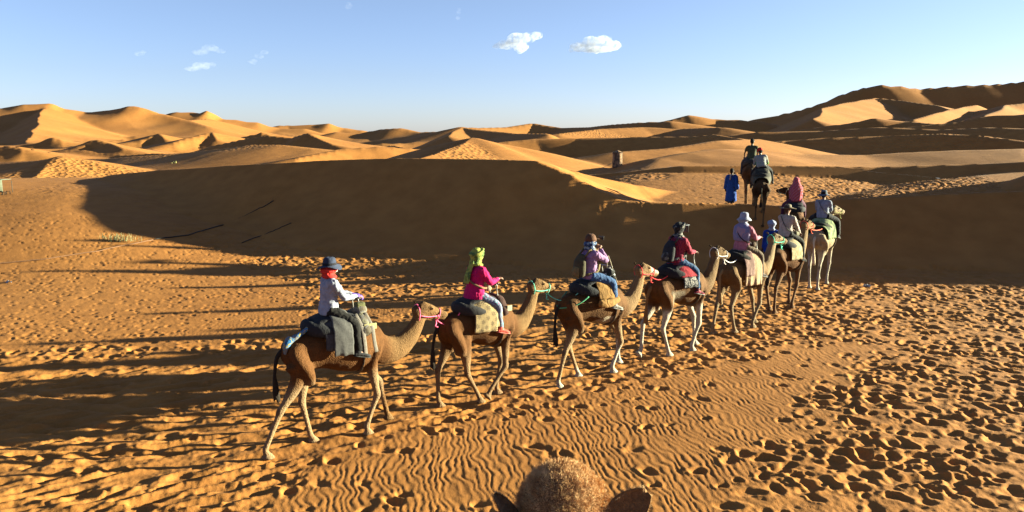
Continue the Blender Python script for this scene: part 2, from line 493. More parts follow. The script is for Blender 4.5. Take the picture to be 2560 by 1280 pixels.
# ---------------------------------------------------------------- ground and dunes: one polar sheet in two pieces
def polar(name, ang, rad, detail):
    A, D = np.meshgrid(ang, rad)
    X = D * np.sin(A); Y = D * np.cos(A)
    Z = macro(X, Y)
    if detail: Z = Z + relief(X, Y)
    V = np.stack([X, Y, Z], -1).reshape(-1, 3)
    n, m = A.shape
    i = np.arange((n - 1) * (m - 1)); r = i // (m - 1); c = i % (m - 1)
    a = r * m + c
    Fc = np.stack([a, a + 1, a + m + 1, a + m], -1)[:, ::-1]
    o = mesh_obj(name, V, Fc, MSAND, kind='structure')
    if rad[-1] > 40:
        T = np.zeros(len(V))
        for (a, b, d, rx, ry) in ((110, 440, 54, 5.5, 6), (250, 420, 58, 6, 4), (330, 440, 52, 5, 3), (1380, 335, 130, 18, 6), (1800, 350, 80, 6, 5), (1560, 425, 42, 3, 2), (640, 370, 74, 6, 4), (430, 385, 76, 5, 2.5), (1150, 370, 50, 3, 5), (2350, 345, 72, 10, 4), (2000, 335, 100, 12, 8)):
            c = px(a, b, d)
            T = np.maximum(T, sstep(1.0, .55, np.hypot((V[:, 0] - c[0]) / rx, (V[:, 1] - c[1]) / ry) + .3 * noise2(V[:, 0] / 3, V[:, 1] / 3)))
        T *= (V[:, 1] > 36)
        at = o.data.attributes.new('Tread', 'FLOAT', 'POINT'); at.data.foreach_set('value', T.astype(np.float32))
    return o

NEAR0, NEAR1, FARR = 7.2, 47.0, 2500.0
fa = np.radians(np.linspace(-36.5, 36.5, 1010))
sa_r = np.radians(np.concatenate([np.linspace(36.5, 60, 40)[1:], np.linspace(60, 323.5, 80)[1:]]))
full = np.concatenate([fa, sa_r])
rn = int(math.log(NEAR1 / NEAR0) / .0030)
rad_near = NEAR0 * np.exp(np.linspace(0, math.log(NEAR1 / NEAR0), rn))
rad_far = NEAR1 * np.exp(np.linspace(0, math.log(FARR / NEAR1), 460))
rad_in = np.concatenate([[0.02], np.linspace(.8, NEAR0, 9)])
fa2 = np.radians(np.linspace(-36.5, 36.5, 560))
# identical rings at the joins keep the pieces watertight
polar('sand_floor', full, rad_near, True)
polar('dunes', full, rad_far, False)
polar('sand_slope', np.concatenate([np.radians(np.linspace(-36.5, 36.5, 41)), sa_r]), rad_in, False)
print('terrain', time.time() - T0)

# ================================================================ shape tools
DG = bpy.context.evaluated_depsgraph_get
class Blob:
    """Collects closed tubes and balls in one mesh; skin() fuses them into one continuous surface."""
    def __init__(s):
        s.V = []; s.F = []
    def tube(s, pts, rad, n=12, up=(0, 0, 1), sub=4, flat=None):
        P = np.array(pts, float)
        Rr = np.array([(r, r) if np.isscalar(r) else r for r in rad], float)
        if sub > 1 and len(P) > 2:
            Q = []; S = []
            for i in range(len(P) - 1):
                p0 = P[max(i - 1, 0)]; p1 = P[i]; p2 = P[i + 1]; p3 = P[min(i + 2, len(P) - 1)]
                r0 = Rr[max(i - 1, 0)]; r1 = Rr[i]; r2 = Rr[i + 1]; r3 = Rr[min(i + 2, len(P) - 1)]
                for t in np.arange(sub) / sub:
                    f = lambda a, b, c, d: .5 * ((2 * b) + (c - a) * t + (2 * a - 5 * b + 4 * c - d) * t * t + (-a + 3 * b - 3 * c + d) * t ** 3)
                    Q.append(f(p0, p1, p2, p3)); S.append(np.maximum(f(r0, r1, r2, r3), .002))
            Q.append(P[-1]); S.append(Rr[-1])
            P = np.array(Q); Rr = np.array(S)
        m = len(P)
        T = np.gradient(P, axis=0)
        T /= np.maximum(np.linalg.norm(T, axis=1, keepdims=True), 1e-9)
        base = len(s.V)
        ang = np.arange(n) * 2 * np.pi / n
        upv = np.array(up, float)
        for i in range(m):
            side = np.cross(upv, T[i])
            if np.linalg.norm(side) < 1e-3:
                side = np.cross(np.array([1, 0, .001]), T[i])
            side /= np.linalg.norm(side)
            if i and side @ prev < 0: side = -side
            prev = side
            u2 = np.cross(T[i], side)
            for a in ang:
                s.V.append(P[i] + side * math.cos(a) * Rr[i][0] + u2 * math.sin(a) * Rr[i][1])
        for i in range(m - 1):
            for k in range(n):
                k2 = (k + 1) % n
                s.F.append((base + i * n + k, base + i * n + k2, base + (i + 1) * n + k2, base + (i + 1) * n + k))
        c0 = len(s.V); s.V.append(P[0] - T[0] * min(Rr[0]) * .5)
        c1 = len(s.V); s.V.append(P[-1] + T[-1] * min(Rr[-1]) * .5)
        for k in range(n):
            k2 = (k + 1) % n
            s.F.append((c0, base + k2, base + k))
            s.F.append((c1, base + (m - 1) * n + k, base + (m - 1) * n + k2))
        return s
    def ball(s, c, r, n=10, M=None):
        r = np.array([r, r, r] if np.isscalar(r) else r, float)
        c = np.array(c, float)
        base = len(s.V)
        rows = n // 2 + 1
        pts = [np.array([0, 0, 1.0])]
        for i in range(1, rows):
            th = math.pi * i / rows
            for k in range(n):
                ph = 2 * math.pi * k / n
                pts.append(np.array([math.sin(th) * math.cos(ph), math.sin(th) * math.sin(ph), math.cos(th)]))
        pts.append(np.array([0, 0, -1.0]))
        for p in pts:
            q = p * r
            if M is not None: q = M @ q
            s.V.append(q + c)
        for k in range(n):
            s.F.append((base, base + 1 + k, base + 1 + (k + 1) % n))
        for i in range(rows - 2):
            for k in range(n):
                a = base + 1 + i * n + k; b = base + 1 + i * n + (k + 1) % n
                s.F.append((a, a + n, b + n, b))
        l = len(s.V) - 1; o = base + 1 + (rows - 2) * n
        for k in range(n):
            s.F.append((l, o + (k + 1) % n, o + k))
        return s
    def raw(s, name='m'):
        me = bpy.data.meshes.new(name)
        me.from_pydata([tuple(v) for v in s.V], [], s.F)
        me.update()
        return me
    def skin(s, name, voxel, smooth=3, mat=None, parent=None, disp=None, mats=None):
        me = s.raw('tmp')
        o = bpy.data.objects.new('tmp', me); COL.objects.link(o)
        r = o.modifiers.new('r', 'REMESH'); r.mode = 'VOXEL'; r.voxel_size = voxel; r.adaptivity = 0
        if smooth:
            q = o.modifiers.new('s', 'SMOOTH'); q.iterations = smooth; q.factor = .5
        bpy.context.view_layer.update()
        out = bpy.data.meshes.new_from_object(o.evaluated_get(DG()))
        bpy.data.objects.remove(o); bpy.data.meshes.remove(me)
        out.name = name
        nv = len(out.vertices)
        if disp is not None and nv:
            co = np.zeros(nv * 3, np.float32); out.vertices.foreach_get('co', co); co = co.reshape(-1, 3)
            no = np.zeros(nv * 3, np.float32); out.vertices.foreach_get('normal', no); no = no.reshape(-1, 3)
            co = co + no * disp(co)[:, None]
            out.vertices.foreach_set('co', co.astype(np.float32).ravel())
        out.polygons.foreach_set('use_smooth', np.ones(len(out.polygons), bool))
        out.update()
        out.materials.clear()
        if mat: out.materials.append(mat)
        ob = bpy.data.objects.new(name, out); COL.objects.link(ob)
        if parent is not None: ob.parent = parent
        return ob

def coords(o):
    n = len(o.data.vertices)
    co = np.zeros(n * 3, np.float32); o.data.vertices.foreach_get('co', co)
    return co.reshape(-1, 3)

def paint(o, rgb, name='Col'):
    at = o.data.color_attributes.new(name, 'FLOAT_COLOR', 'POINT')
    c = np.ones((len(rgb), 4), np.float32); c[:, :3] = rgb
    at.data.foreach_set('color', c.ravel())

def n3(c, sc, o=0.0):
    """cheap 3-D wobble from three 2-D noises"""
    x, y, z = c[:, 0] / sc, c[:, 1] / sc, c[:, 2] / sc
    return (noise2(x + o, y + 7 + o) + noise2(y + 3 + o, z + o) + noise2(z + 11 + o, x + 5 + o)) / 1.7

def empty(name, loc, rz=0, pitch=0, label=None, cat=None, group=None, scale=1.0):
    o = bpy.data.objects.new(name, None); COL.objects.link(o)
    o.rotation_mode = 'ZYX' if False else 'XYZ'
    o.location = loc
    o.rotation_euler = (0, pitch, rz)
    o.scale = (scale,) * 3
    o.empty_display_size = .2
    if label: o['label'] = label
    if cat: o['category'] = cat
    if group: o['group'] = group
    return o

def tag(o, label, cat, group=None, kind=None):
    o['label'] = label; o['category'] = cat
    if group: o['group'] = group
    if kind: o['kind'] = kind
    return o

# ---------------------------------------------------------------- cloth, hide and other materials
def fur_material(name, curl=60, bump=.5, rough=.85):
    m, nt, b = new_mat(name)
    N = nt.nodes; L = nt.links
    at = N.new('ShaderNodeAttribute'); at.attribute_name = 'Col'
    tc = N.new('ShaderNodeTexCoord')
    a = N.new('ShaderNodeTexNoise'); a.inputs['Scale'].default_value = curl; a.inputs['Detail'].default_value = 5; a.inputs['Distortion'].default_value = 1.4
    v = N.new('ShaderNodeTexVoronoi'); v.inputs['Scale'].default_value = curl * .75
    L.new(tc.outputs['Object'], a.inputs['Vector']); L.new(tc.outputs['Object'], v.inputs['Vector'])
    r = N.new('ShaderNodeValToRGB')
    r.color_ramp.elements[0].position = .3; r.color_ramp.elements[0].color = (.62, .58, .55, 1)
    r.color_ramp.elements[1].position = .7; r.color_ramp.elements[1].color = (1.22, 1.22, 1.22, 1)
    L.new(a.outputs[0], r.inputs[0])
    mx = N.new('ShaderNodeMixRGB'); mx.blend_type = 'MULTIPLY'; mx.inputs[0].default_value = .9
    L.new(at.outputs['Color'], mx.inputs[1]); L.new(r.outputs[0], mx.inputs[2])
    L.new(mx.outputs[0], b.inputs['Base Color'])
    b.inputs['Roughness'].default_value = rough
    b.inputs['Specular IOR Level'].default_value = .1
    ad = N.new('ShaderNodeMath'); ad.operation = 'ADD'
    L.new(a.outputs[0], ad.inputs[0]); L.new(v.outputs['Distance'], ad.inputs[1])
    bp = N.new('ShaderNodeBump'); bp.inputs['Strength'].default_value = bump; bp.inputs['Distance'].default_value = .02
    L.new(ad.outputs[0], bp.inputs['Height']); L.new(bp.outputs[0], b.inputs['Normal'])
    return m
HIDE = .46
MFUR = fur_material('camel coat', 62, .55)
MFURC = fur_material('camel woolly head', 70, .9)

_MC = {}
def cloth(name, col, var=.18, scale=14, bump=.35, rough=.9, weave=True, spec=.2):
    if name in _MC: return _MC[name]
    m, nt, b = new_mat(name)
    N = nt.nodes; L = nt.links
    tc = N.new('ShaderNodeTexCoord')
    a = N.new('ShaderNodeTexNoise'); a.inputs['Scale'].default_value = scale; a.inputs['Detail'].default_value = 6; a.inputs['Distortion'].default_value = .6
    L.new(tc.outputs['Object'], a.inputs['Vector'])
    r = N.new('ShaderNodeValToRGB')
    lo = [c * (1 - var) for c in col]; hi = [min(c * (1 + var), 1) for c in col]
    r.color_ramp.elements[0].position = .35; r.color_ramp.elements[0].color = (*lo, 1)
    r.color_ramp.elements[1].position = .65; r.color_ramp.elements[1].color = (*hi, 1)
    L.new(a.outputs[0], r.inputs[0]); L.new(r.outputs[0], b.inputs['Base Color'])
    b.inputs['Roughness'].default_value = rough
    b.inputs['Specular IOR Level'].default_value = spec
    f = N.new('ShaderNodeTexNoise'); f.inputs['Scale'].default_value = scale * .8; f.inputs['Detail'].default_value = 3; f.inputs['Distortion'].default_value = 2.2
    L.new(tc.outputs['Object'], f.inputs['Vector'])
    bp = N.new('ShaderNodeBump'); bp.inputs['Strength'].default_value = bump; bp.inputs['Distance'].default_value = .03
    L.new(f.outputs[0], bp.inputs['Height']); L.new(bp.outputs[0], b.inputs['Normal'])
    _MC[name] = m
    return m

def pattern_mat(name, kind, cols, scale=10, inks=None):
    """printed or woven patterns: plaid, stripes, dots, swirls, rug"""
    if name in _MC: return _MC[name]
    m, nt, b = new_mat(name)
    N = nt.nodes; L = nt.links
    tc = N.new('ShaderNodeTexCoord')
    def ramp(src, stops, const=True):
        r = N.new('ShaderNodeValToRGB')
        if const: r.color_ramp.interpolation = 'CONSTANT'
        es = r.color_ramp.elements
        es[0].position, es[0].color = stops[0][0], (*stops[0][1], 1)
        es[1].position, es[1].color = stops[1][0], (*stops[1][1], 1)
        for p, c in stops[2:]:
            e = es.new(p); e.color = (*c, 1)
        L.new(src, r.inputs[0]); return r.outputs[0]
    if kind == 'plaid':
        def wave(axis):
            w = N.new('ShaderNodeTexWave'); w.bands_direction = axis; w.inputs['Scale'].default_value = scale
            w.inputs['Distortion'].default_value = .8; w.inputs['Detail'].default_value = 1
            L.new(tc.outputs['Object'], w.inputs['Vector']); return w.outputs[0]
        a = ramp(wave('Z'), [(0, cols[0]), (.55, cols[1])]); c = ramp(wave('X'), [(0, cols[0]), (.55, cols[1])])
        mx = N.new('ShaderNodeMixRGB'); mx.inputs[0].default_value = .5
        L.new(a, mx.inputs[1]); L.new(c, mx.inputs[2]); out = mx.outputs[0]
    elif kind == 'stripes':
        w = N.new('ShaderNodeTexWave'); w.bands_direction = 'DIAGONAL'; w.inputs['Scale'].default_value = scale
        w.inputs['Distortion'].default_value = 3; w.inputs['Detail'].default_value = 2; w.inputs['Detail Scale'].default_value = .8
        L.new(tc.outputs['Object'], w.inputs['Vector'])
        out = ramp(w.outputs[0], [(i / len(cols), c) for i, c in enumerate(cols)])
    elif kind == 'swirls':
        v = N.new('ShaderNodeTexVoronoi'); v.inputs['Scale'].default_value = scale
        L.new(tc.outputs['Object'], v.inputs['Vector'])
        w = N.new('ShaderNodeMath'); w.operation = 'MULTIPLY'; w.inputs[1].default_value = 3.2
        L.new(v.outputs['Distance'], w.inputs[0])
        fr = N.new('ShaderNodeMath'); fr.operation = 'FRACT'; L.new(w.outputs[0], fr.inputs[0])
        out = ramp(fr.outputs[0], [(i / len(cols), c) for i, c in enumerate(cols)])
    elif kind == 'patch':
        n = N.new('ShaderNodeTexNoise'); n.inputs['Scale'].default_value = scale; n.inputs['Detail'].default_value = 3
        L.new(tc.outputs['Object'], n.inputs['Vector'])
        k = len(cols)
        out = ramp(n.outputs[0], [(.0 if i == 0 else .38 + .26 * i / k, c) for i, c in enumerate(cols)])
    L.new(out, b.inputs['Base Color'])
    b.inputs['Roughness'].default_value = .9
    b.inputs['Specular IOR Level'].default_value = .2
    f = N.new('ShaderNodeTexNoise'); f.inputs['Scale'].default_value = 12; f.inputs['Distortion'].default_value = 2
    L.new(tc.outputs['Object'], f.inputs['Vector'])
    bp = N.new('ShaderNodeBump'); bp.inputs['Strength'].default_value = .35; bp.inputs['Distance'].default_value = .03
    L.new(f.outputs[0], bp.inputs['Height']); L.new(bp.outputs[0], b.inputs['Normal'])
    _MC[name] = m
    return m

MEYE = cloth('camel eye', (.01, .008, .006), rough=.15, bump=0, spec=.6)
MPAD = cloth('dark hoof', (.05, .035, .02))
def rope(name, col): return cloth('rope ' + name, col, scale=60)

# ================================================================ camels
def two_bone(a, c, l1, l2, bend):
    """middle joint between a and c; bend = +1 forward (+x), -1 backward"""
    a = np.array(a, float); c = np.array(c, float)
    d = c - a; L = np.linalg.norm(d)
    l = min(L, (l1 + l2) * .995)
    x = (l1 * l1 - l2 * l2 + l * l) / (2 * l)
    h = math.sqrt(max(l1 * l1 - x * x, 0))
    u = d / L
    f = np.array([1.0, 0, 0]) * bend
    p = f - u * np.dot(f, u); p /= np.linalg.norm(p)
    return a + u * x * (L / l if L > l else 1) + p * h

def head_frame(p, pitch, yaw=0):
    cp, sp_ = math.cos(pitch), math.sin(pitch)
    fx = np.array([cp * math.cos(yaw), cp * math.sin(yaw), sp_])
    sd = np.array([-math.sin(yaw), math.cos(yaw), 0])
    up = np.cross(fx, sd)
    return np.array(p, float), fx, sd, up

def camel_head(B, fr, k=1.0, ears=True):
    p, f, s, u = fr
    at = lambda x, z, y=0: p + (f * x + u * z + s * y) * k
    R_ = lambda *a: tuple(v * k for v in a)
    B.tube([at(-.10, -.05), at(-.03, .0), at(.05, .022), at(.13, .018), at(.22, -.005), at(.31, -.03), at(.38, -.042), at(.425, -.055)],
           [R_(.075, .10), R_(.088, .11), R_(.085, .105), R_(.080, .088), R_(.062, .070), R_(.050, .056), R_(.052, .054), R_(.034, .036)], n=14, up=u)
    B.tube([at(.02, -.075), at(.14, -.085), at(.26, -.088), at(.37, -.098), at(.40, -.098)], [R_(.055, .05), R_(.05, .042), R_(.036, .03), R_(.034, .028), R_(.02, .018)], n=10, up=u)
    for sg in (-1, 1):
        B.ball(at(.115, .062, .066 * sg), .034 * k)                      # brow
        B.ball(at(.375, -.022, .030 * sg), .022 * k)                     # nostril rim
        B.ball(at(.02, .095, .0), .05 * k)
        # ears: small cupped leaves pointing out and back
        if not ears: continue
        e = [at(-.055, .075, .070 * sg), at(-.075, .115, .115 * sg), at(-.09, .135, .150 * sg)]
        B.tube(e, [R_(.022, .012), R_(.032, .014), R_(.010, .008)], n=8, up=f, sub=3)

CAMEL_SECTIONS = [(-.79, 1.47, .07, .09), (-.74, 1.46, .13, .17), (-.62, 1.44, .20, .25), (-.45, 1.43, .235, .28), (-.25, 1.43, .265, .29),
                  (-.05, 1.42, .31, .335), (.15, 1.39, .335, .37), (.33, 1.375, .325, .375), (.48, 1.37, .275, .345), (.60, 1.37, .21, .30),
                  (.70, 1.36, .15, .23), (.77, 1.36, .09, .14)]

def build_camel(spec, root, ground):
    """spec: feet = {FR, FL, HR, HL: (x, lift, pitch)}, neck points, head pose, colours; ground(x, y) gives local z"""
    B = Blob()
    S = CAMEL_SECTIONS
    B.tube([(a, 0, b) for a, b, c, d in S], [(c, d) for a, b, c, d in S], n=20, sub=2)
    if spec.get('hump', True):
        B.tube([(-.42, 0, 1.62), (-.22, 0, 1.68), (-.02, 0, 1.70), (.16, 0, 1.67), (.34, 0, 1.60)], [(.12, .10), (.17, .14), (.18, .15), (.16, .13), (.10, .10)], n=12, sub=3)
    # haunch and shoulder muscle
    for sg in (-1, 1):
        B.tube([(-.60, .10 * sg, 1.55), (-.57, .135 * sg, 1.36), (-.50, .155 * sg, 1.16), (-.47, .15 * sg, .98)], [(.15, .11), (.21, .115), (.165, .10), (.10, .07)], n=14, up=(0, 1, 0) if False else (0, 0, 1), sub=3)
        B.tube([(.50, .12 * sg, 1.55), (.53, .16 * sg, 1.36), (.50, .165 * sg, 1.18), (.47, .16 * sg, 1.02)], [(.13, .09), (.17, .10), (.12, .09), (.085, .07)], n=12, sub=3)
    B.ball((.44, 0, 1.00), (.12, .09, .07))          # breast pad
    # legs
    legpts = {}
    for key, (fx, lift, pit) in spec['feet'].items():
        sg = -1 if key[1] == 'R' else 1
        lat = spec.get('lat', {}).get(key, .13 if key[0] == 'H' else .14) * sg
        gz = ground(fx, lat) + lift
        if key[0] == 'F':
            top = np.array([.48, .165 * sg, 1.10])
            fet = np.array([fx - .02 - .03 * math.sin(pit), lat, gz + .125 + .02 * math.cos(pit)])
            kn = two_bone(top, fet, .50, .51, spec.get('fbend', {}).get(key, 1))
            pts = [top + np.array([.02, 0, .14]), top, top * .6 + kn * .4, top * .18 + kn * .82, kn, kn * .8 + fet * .2, kn * .4 + fet * .6, fet]
            rad = [(.10, .12), (.085, .10), (.066, .078), (.052, .057), (.060, .064), (.044, .048), (.037, .040), (.044, .046)]
        else:
            top = np.array([-.47 + .22 * (fx + .5), .155 * sg, 1.08])
            fet = np.array([fx - .03, lat, gz + .14])
            kn = two_bone(top, fet, .46, .52, -1)
            pts = [top + np.array([-.05, -.02 * sg, .22]), top + np.array([-.01, 0, .06]), top * .62 + kn * .38, top * .2 + kn * .8, kn, kn * .82 + fet * .18, kn * .4 + fet * .6, fet]
            rad = [(.15, .16), (.105, .125), (.076, .095), (.050, .062), (.052, .064), (.042, .049), (.036, .040), (.043, .046)]
        B.tube(pts, rad, n=10, sub=3, up=(1, 0, 0))
        dirv = np.array([math.cos(pit), 0, -math.sin(pit)]); dn = np.array([-math.sin(pit), 0, -math.cos(pit)])
        toe = fet + dirv * .10 + dn * .095
        B.tube([fet, fet + dirv * .035 + dn * .06, toe], [(.040, .042), (.052, .045), (.045, .030)], n=10, sub=2)
        for q in (-1, 1):
            B.tube([fet + dirv * -.03 + dn * .105, fet + dirv * .05 + dn * .108 + np.array([0, .03 * q, 0]), fet + dirv * .125 + dn * .108 + np.array([0, .035 * q, 0])], [(.045, .026), (.047, .030), (.026, .018)], n=8, sub=2)
        legpts[key] = (top, kn, fet)
    # neck
    neck = spec['neck']
    NR = [(.20, .25), (.165, .225), (.135, .195), (.112, .16), (.094, .125), (.084, .10)]
    B.tube(neck, NR[:len(neck)], n=16, sub=4, up=(0, 1, 0) if False else (0, 0, 1))
    fr = head_frame(*spec['head'])
    camel_head(B, fr, 1.08 if spec.get('ears', True) else 1.0, spec.get('ears', True))
    if not spec.get('ears', True):
        p_, f_, s__, u_ = fr
        B.ball(p_ + f_ * -.01 + u_ * .066, (.132, .119, .119), n=18, M=np.stack([f_, s__, u_], 1))
    seed = spec.get('seed', 1) * 3.7
    body = B.skin('body', spec.get('voxel', .021), smooth=4, mat=MFUR, parent=root,
                  disp=lambda c: (.005 * n3(c, .10, seed) + .002 * n3(c, .05, seed + 9)) * (.3 + .7 * sstep(.8, 1.1, c[:, 2])))
    c = coords(body)
    x, y, z = c[:, 0], c[:, 1], c[:, 2]
    col = np.tile(np.array(spec['coat']), (len(c), 1))
    def mixc(w, rgb):
        nonlocal col
        col = col * (1 - w[:, None]) + np.array(rgb)[None, :] * w[:, None]
    wob = n3(c, .16, seed)
    leg = spec.get('leg', spec['coat'])
    p0 = fr[0]
    # pale throat and inner legs, darker wool on the back, the hump and the nape
    mixc(sstep(1.15, .80, z + .08 * wob) * (x < .8), leg)
    mixc(sstep(1.55, 1.75, z + .06 * wob) * sstep(.75, .5, np.abs(x)) * .7, spec.get('back', np.array(spec['coat']) * .55))
    mixc(sstep(.72, .95, x) * .8, spec.get('neckc', spec['coat']))
    for key, (tp, kn_, ft) in legpts.items():
        dk = np.linalg.norm(c - (kn_ + np.array([.05 if key[0] == 'F' else -.05, 0, 0])), axis=1)
        mixc(sstep(.07, .03, dk + .02 * wob) * .6, (.09, .05, .03))
    mott = n3(c, .06, seed + 2)
    col = col * (1 + .22 * mott * sstep(.7, 1.1, z))[:, None]
    crown = np.exp(-((x - p0[0] + .03) ** 2 + (z - p0[2] - .09) ** 2) / .006)
    mixc(np.clip(crown * 1.3, 0, 1) * .75, spec.get('crown', np.array(spec['coat']) * .35))
    mixc(sstep(.015, .0, z - .0) * .6, (.05, .035, .02))
    for fn in spec.get('paint', []):
        w, rgb = fn(c, wob, fr)
        mixc(np.clip(w, 0, 1), rgb)
    col = col * (1 + .18 * n3(c, .25, seed + 4)[:, None])
    paint(body, np.clip(col * HIDE, .003, .9))
    # eyes
    p, f, s_, u = fr
    for sg in (-1, 1):
        e = Blob().ball(p + f * .135 + u * .056 + s_ * .093 * sg, .018, n=8)
        eo = bpy.data.objects.new('eye', e.raw('eye')); COL.objects.link(eo); eo.parent = root
        eo.data.materials.append(MEYE)
    # tail: a thin dock ending in a long dark tuft
    sw = spec.get('tail_sway', 0)
    T = Blob().tube([(-.76, 0, 1.50), (-.86, .01, 1.40), (-.90 - .04 * abs(sw), sw * .3, 1.18), (-.90, sw * .6, 1.0), (-.88, sw * .9, .86), (-.86, sw, .72)],
                    [.042, .032, .026, (.036, .034), (.034, .032), .012], n=9, sub=3)
    for q in range(9):
        a = q * .7
        T.tube([(-.90 + .02 * math.cos(a), sw * .5 + .02 * math.sin(a), 1.08), (-.89 + .038 * math.cos(a), sw * .8 + .038 * math.sin(a), .88),
                (-.87 + .045 * math.cos(a), sw + .045 * math.sin(a), .70 - .03 * math.sin(q * 2.1))], [.012, .014, .003], n=5, sub=2)
    tail = T.skin('tail', .012, 1, mat=cloth('tail hair ' + spec.get('tail_name', 'dark'), spec.get('tail', (.018, .012, .008)), scale=50, bump=.8), parent=root)
    # rope halter
    rn, rc = spec['rope']
    mr = rope(rn, rc)
    at = lambda a, b, cc=0: p + f * a + u * b + s_ * cc
    def ring(xc, zc, ry, rz, tilt, n=18):
        return [at(1.08 * xc + tilt * math.sin(t), 1.08 * (zc + rz * math.sin(t)), 1.08 * ry * math.cos(t)) for t in np.linspace(0, 2 * math.pi, n)]
    H = Blob()
    H.tube(ring(.27, -.045, .066, .085, .02), [.009] * 18, n=6, sub=2)
    H.tube(ring(-.07, -.035, .105, .125, -.02), [.009] * 18, n=6, sub=2)
    for sg in (-1, 1):
        H.tube([at(-.06, -.06, .108 * sg), at(.08, -.075, .098 * sg), at(.26, -.06, .070 * sg)], [.009] * 3, n=6, sub=3)
        H.ball(at(.265, -.06, .070 * sg), .019, n=6)
    H.tube([at(.27, -.13), at(.27, -.19, -.03), at(.25, -.23, -.05), at(.29, -.24, -.06)], [.010, .011, .010, .012], n=6)
    ho = H.raw('halter'); h = bpy.data.objects.new('rope_halter', ho); COL.objects.link(h); h.parent = root; ho.materials.append(mr)
    ho.polygons.foreach_set('use_smooth', np.ones(len(ho.polygons), bool))
    return fr

def place(spec):
    x, y = spec['pos']
    az = R(spec['az'])
    rz = math.pi / 2 - az
    ca, sa = math.cos(rz), math.sin(rz)
    zf = ground_z(x + ca * .6, y + sa * .6, False); zb = ground_z(x - ca * .6, y - sa * .6, False)
    pitch = -math.atan2(zf - zb, 1.2) * .75
    z0 = (zf + zb) / 2 + spec.get('dz', -.02)
    root = empty('camel', (x, y, z0), rz, pitch, spec['label'], 'camel', 'camels walking in the caravan' if spec.get('grp', True) else None, spec.get('scale', 1.0))
    bpy.context.view_layer.update()
    M = root.matrix_world.copy(); Mi = M.inverted()
    def ground(lx, ly):
        w = M @ Vector((lx, ly, 0))
        # follow the local vertical down to the sand
        g = ground_z(w.x, w.y)
        return (Mi @ Vector((w.x, w.y, g))).z - .015
    fr = build_camel(spec, root, ground)
    spec['root'] = root; spec['M'] = M; spec['fr'] = fr
    return root

NECK_LOW = [(.50, 0, 1.40), (.74, 0, 1.24), (.98, 0, 1.22), (1.19, 0, 1.34), (1.33, 0, 1.51), (1.41, 0, 1.66)]
NECK_MID = [(.50, 0, 1.40), (.74, 0, 1.27), (.95, 0, 1.31), (1.10, 0, 1.48), (1.20, 0, 1.69), (1.26, 0, 1.86)]
NECK_HIGH = [(.50, 0, 1.42), (.70, 0, 1.32), (.88, 0, 1.42), (1.00, 0, 1.64), (1.08, 0, 1.88), (1.12, 0, 2.06)]
NECK_UP = [(.50, 0, 1.42), (.71, 0, 1.31), (.90, 0, 1.38), (1.03, 0, 1.57), (1.12, 0, 1.78), (1.17, 0, 1.95)]
BROWN = (.165, .068, .020); TAN = (.26, .16, .075); PALE = (.48, .36, .22); WHITE = (.62, .54, .42)

def white_face(c, wob, fr):
    p, f, s, u = fr
    t = (c - p) @ f; q = (c - p) @ u
    return sstep(.16, .22, t + .04 * wob) * sstep(-.06, -.03, q + .01) , (.68, .60, .48)
def white_legs(zt, keys=None):
    def fn(c, wob, fr):
        w = sstep(zt + .05, zt - .05, c[:, 2] + .10 * wob) * (c[:, 0] < .95)
        if keys == 'front': w = w * (c[:, 0] > 0)
        return w, (.66, .58, .46)
    return fn
def belly_patch(c, wob, fr):
    d = np.hypot((c[:, 0] - .12) / .22, (c[:, 2] - 1.10) / .10) + .5 * wob
    return sstep(1.1, .8, d) * .8, (.62, .52, .38)
def flank_patch(c, wob, fr):
    d = np.maximum(np.abs(c[:, 0] + .27) / .16, np.abs(c[:, 2] - 1.24) / .17) + .35 * wob
    return sstep(1.1, .9, d) * .8, (.34, .27, .19)

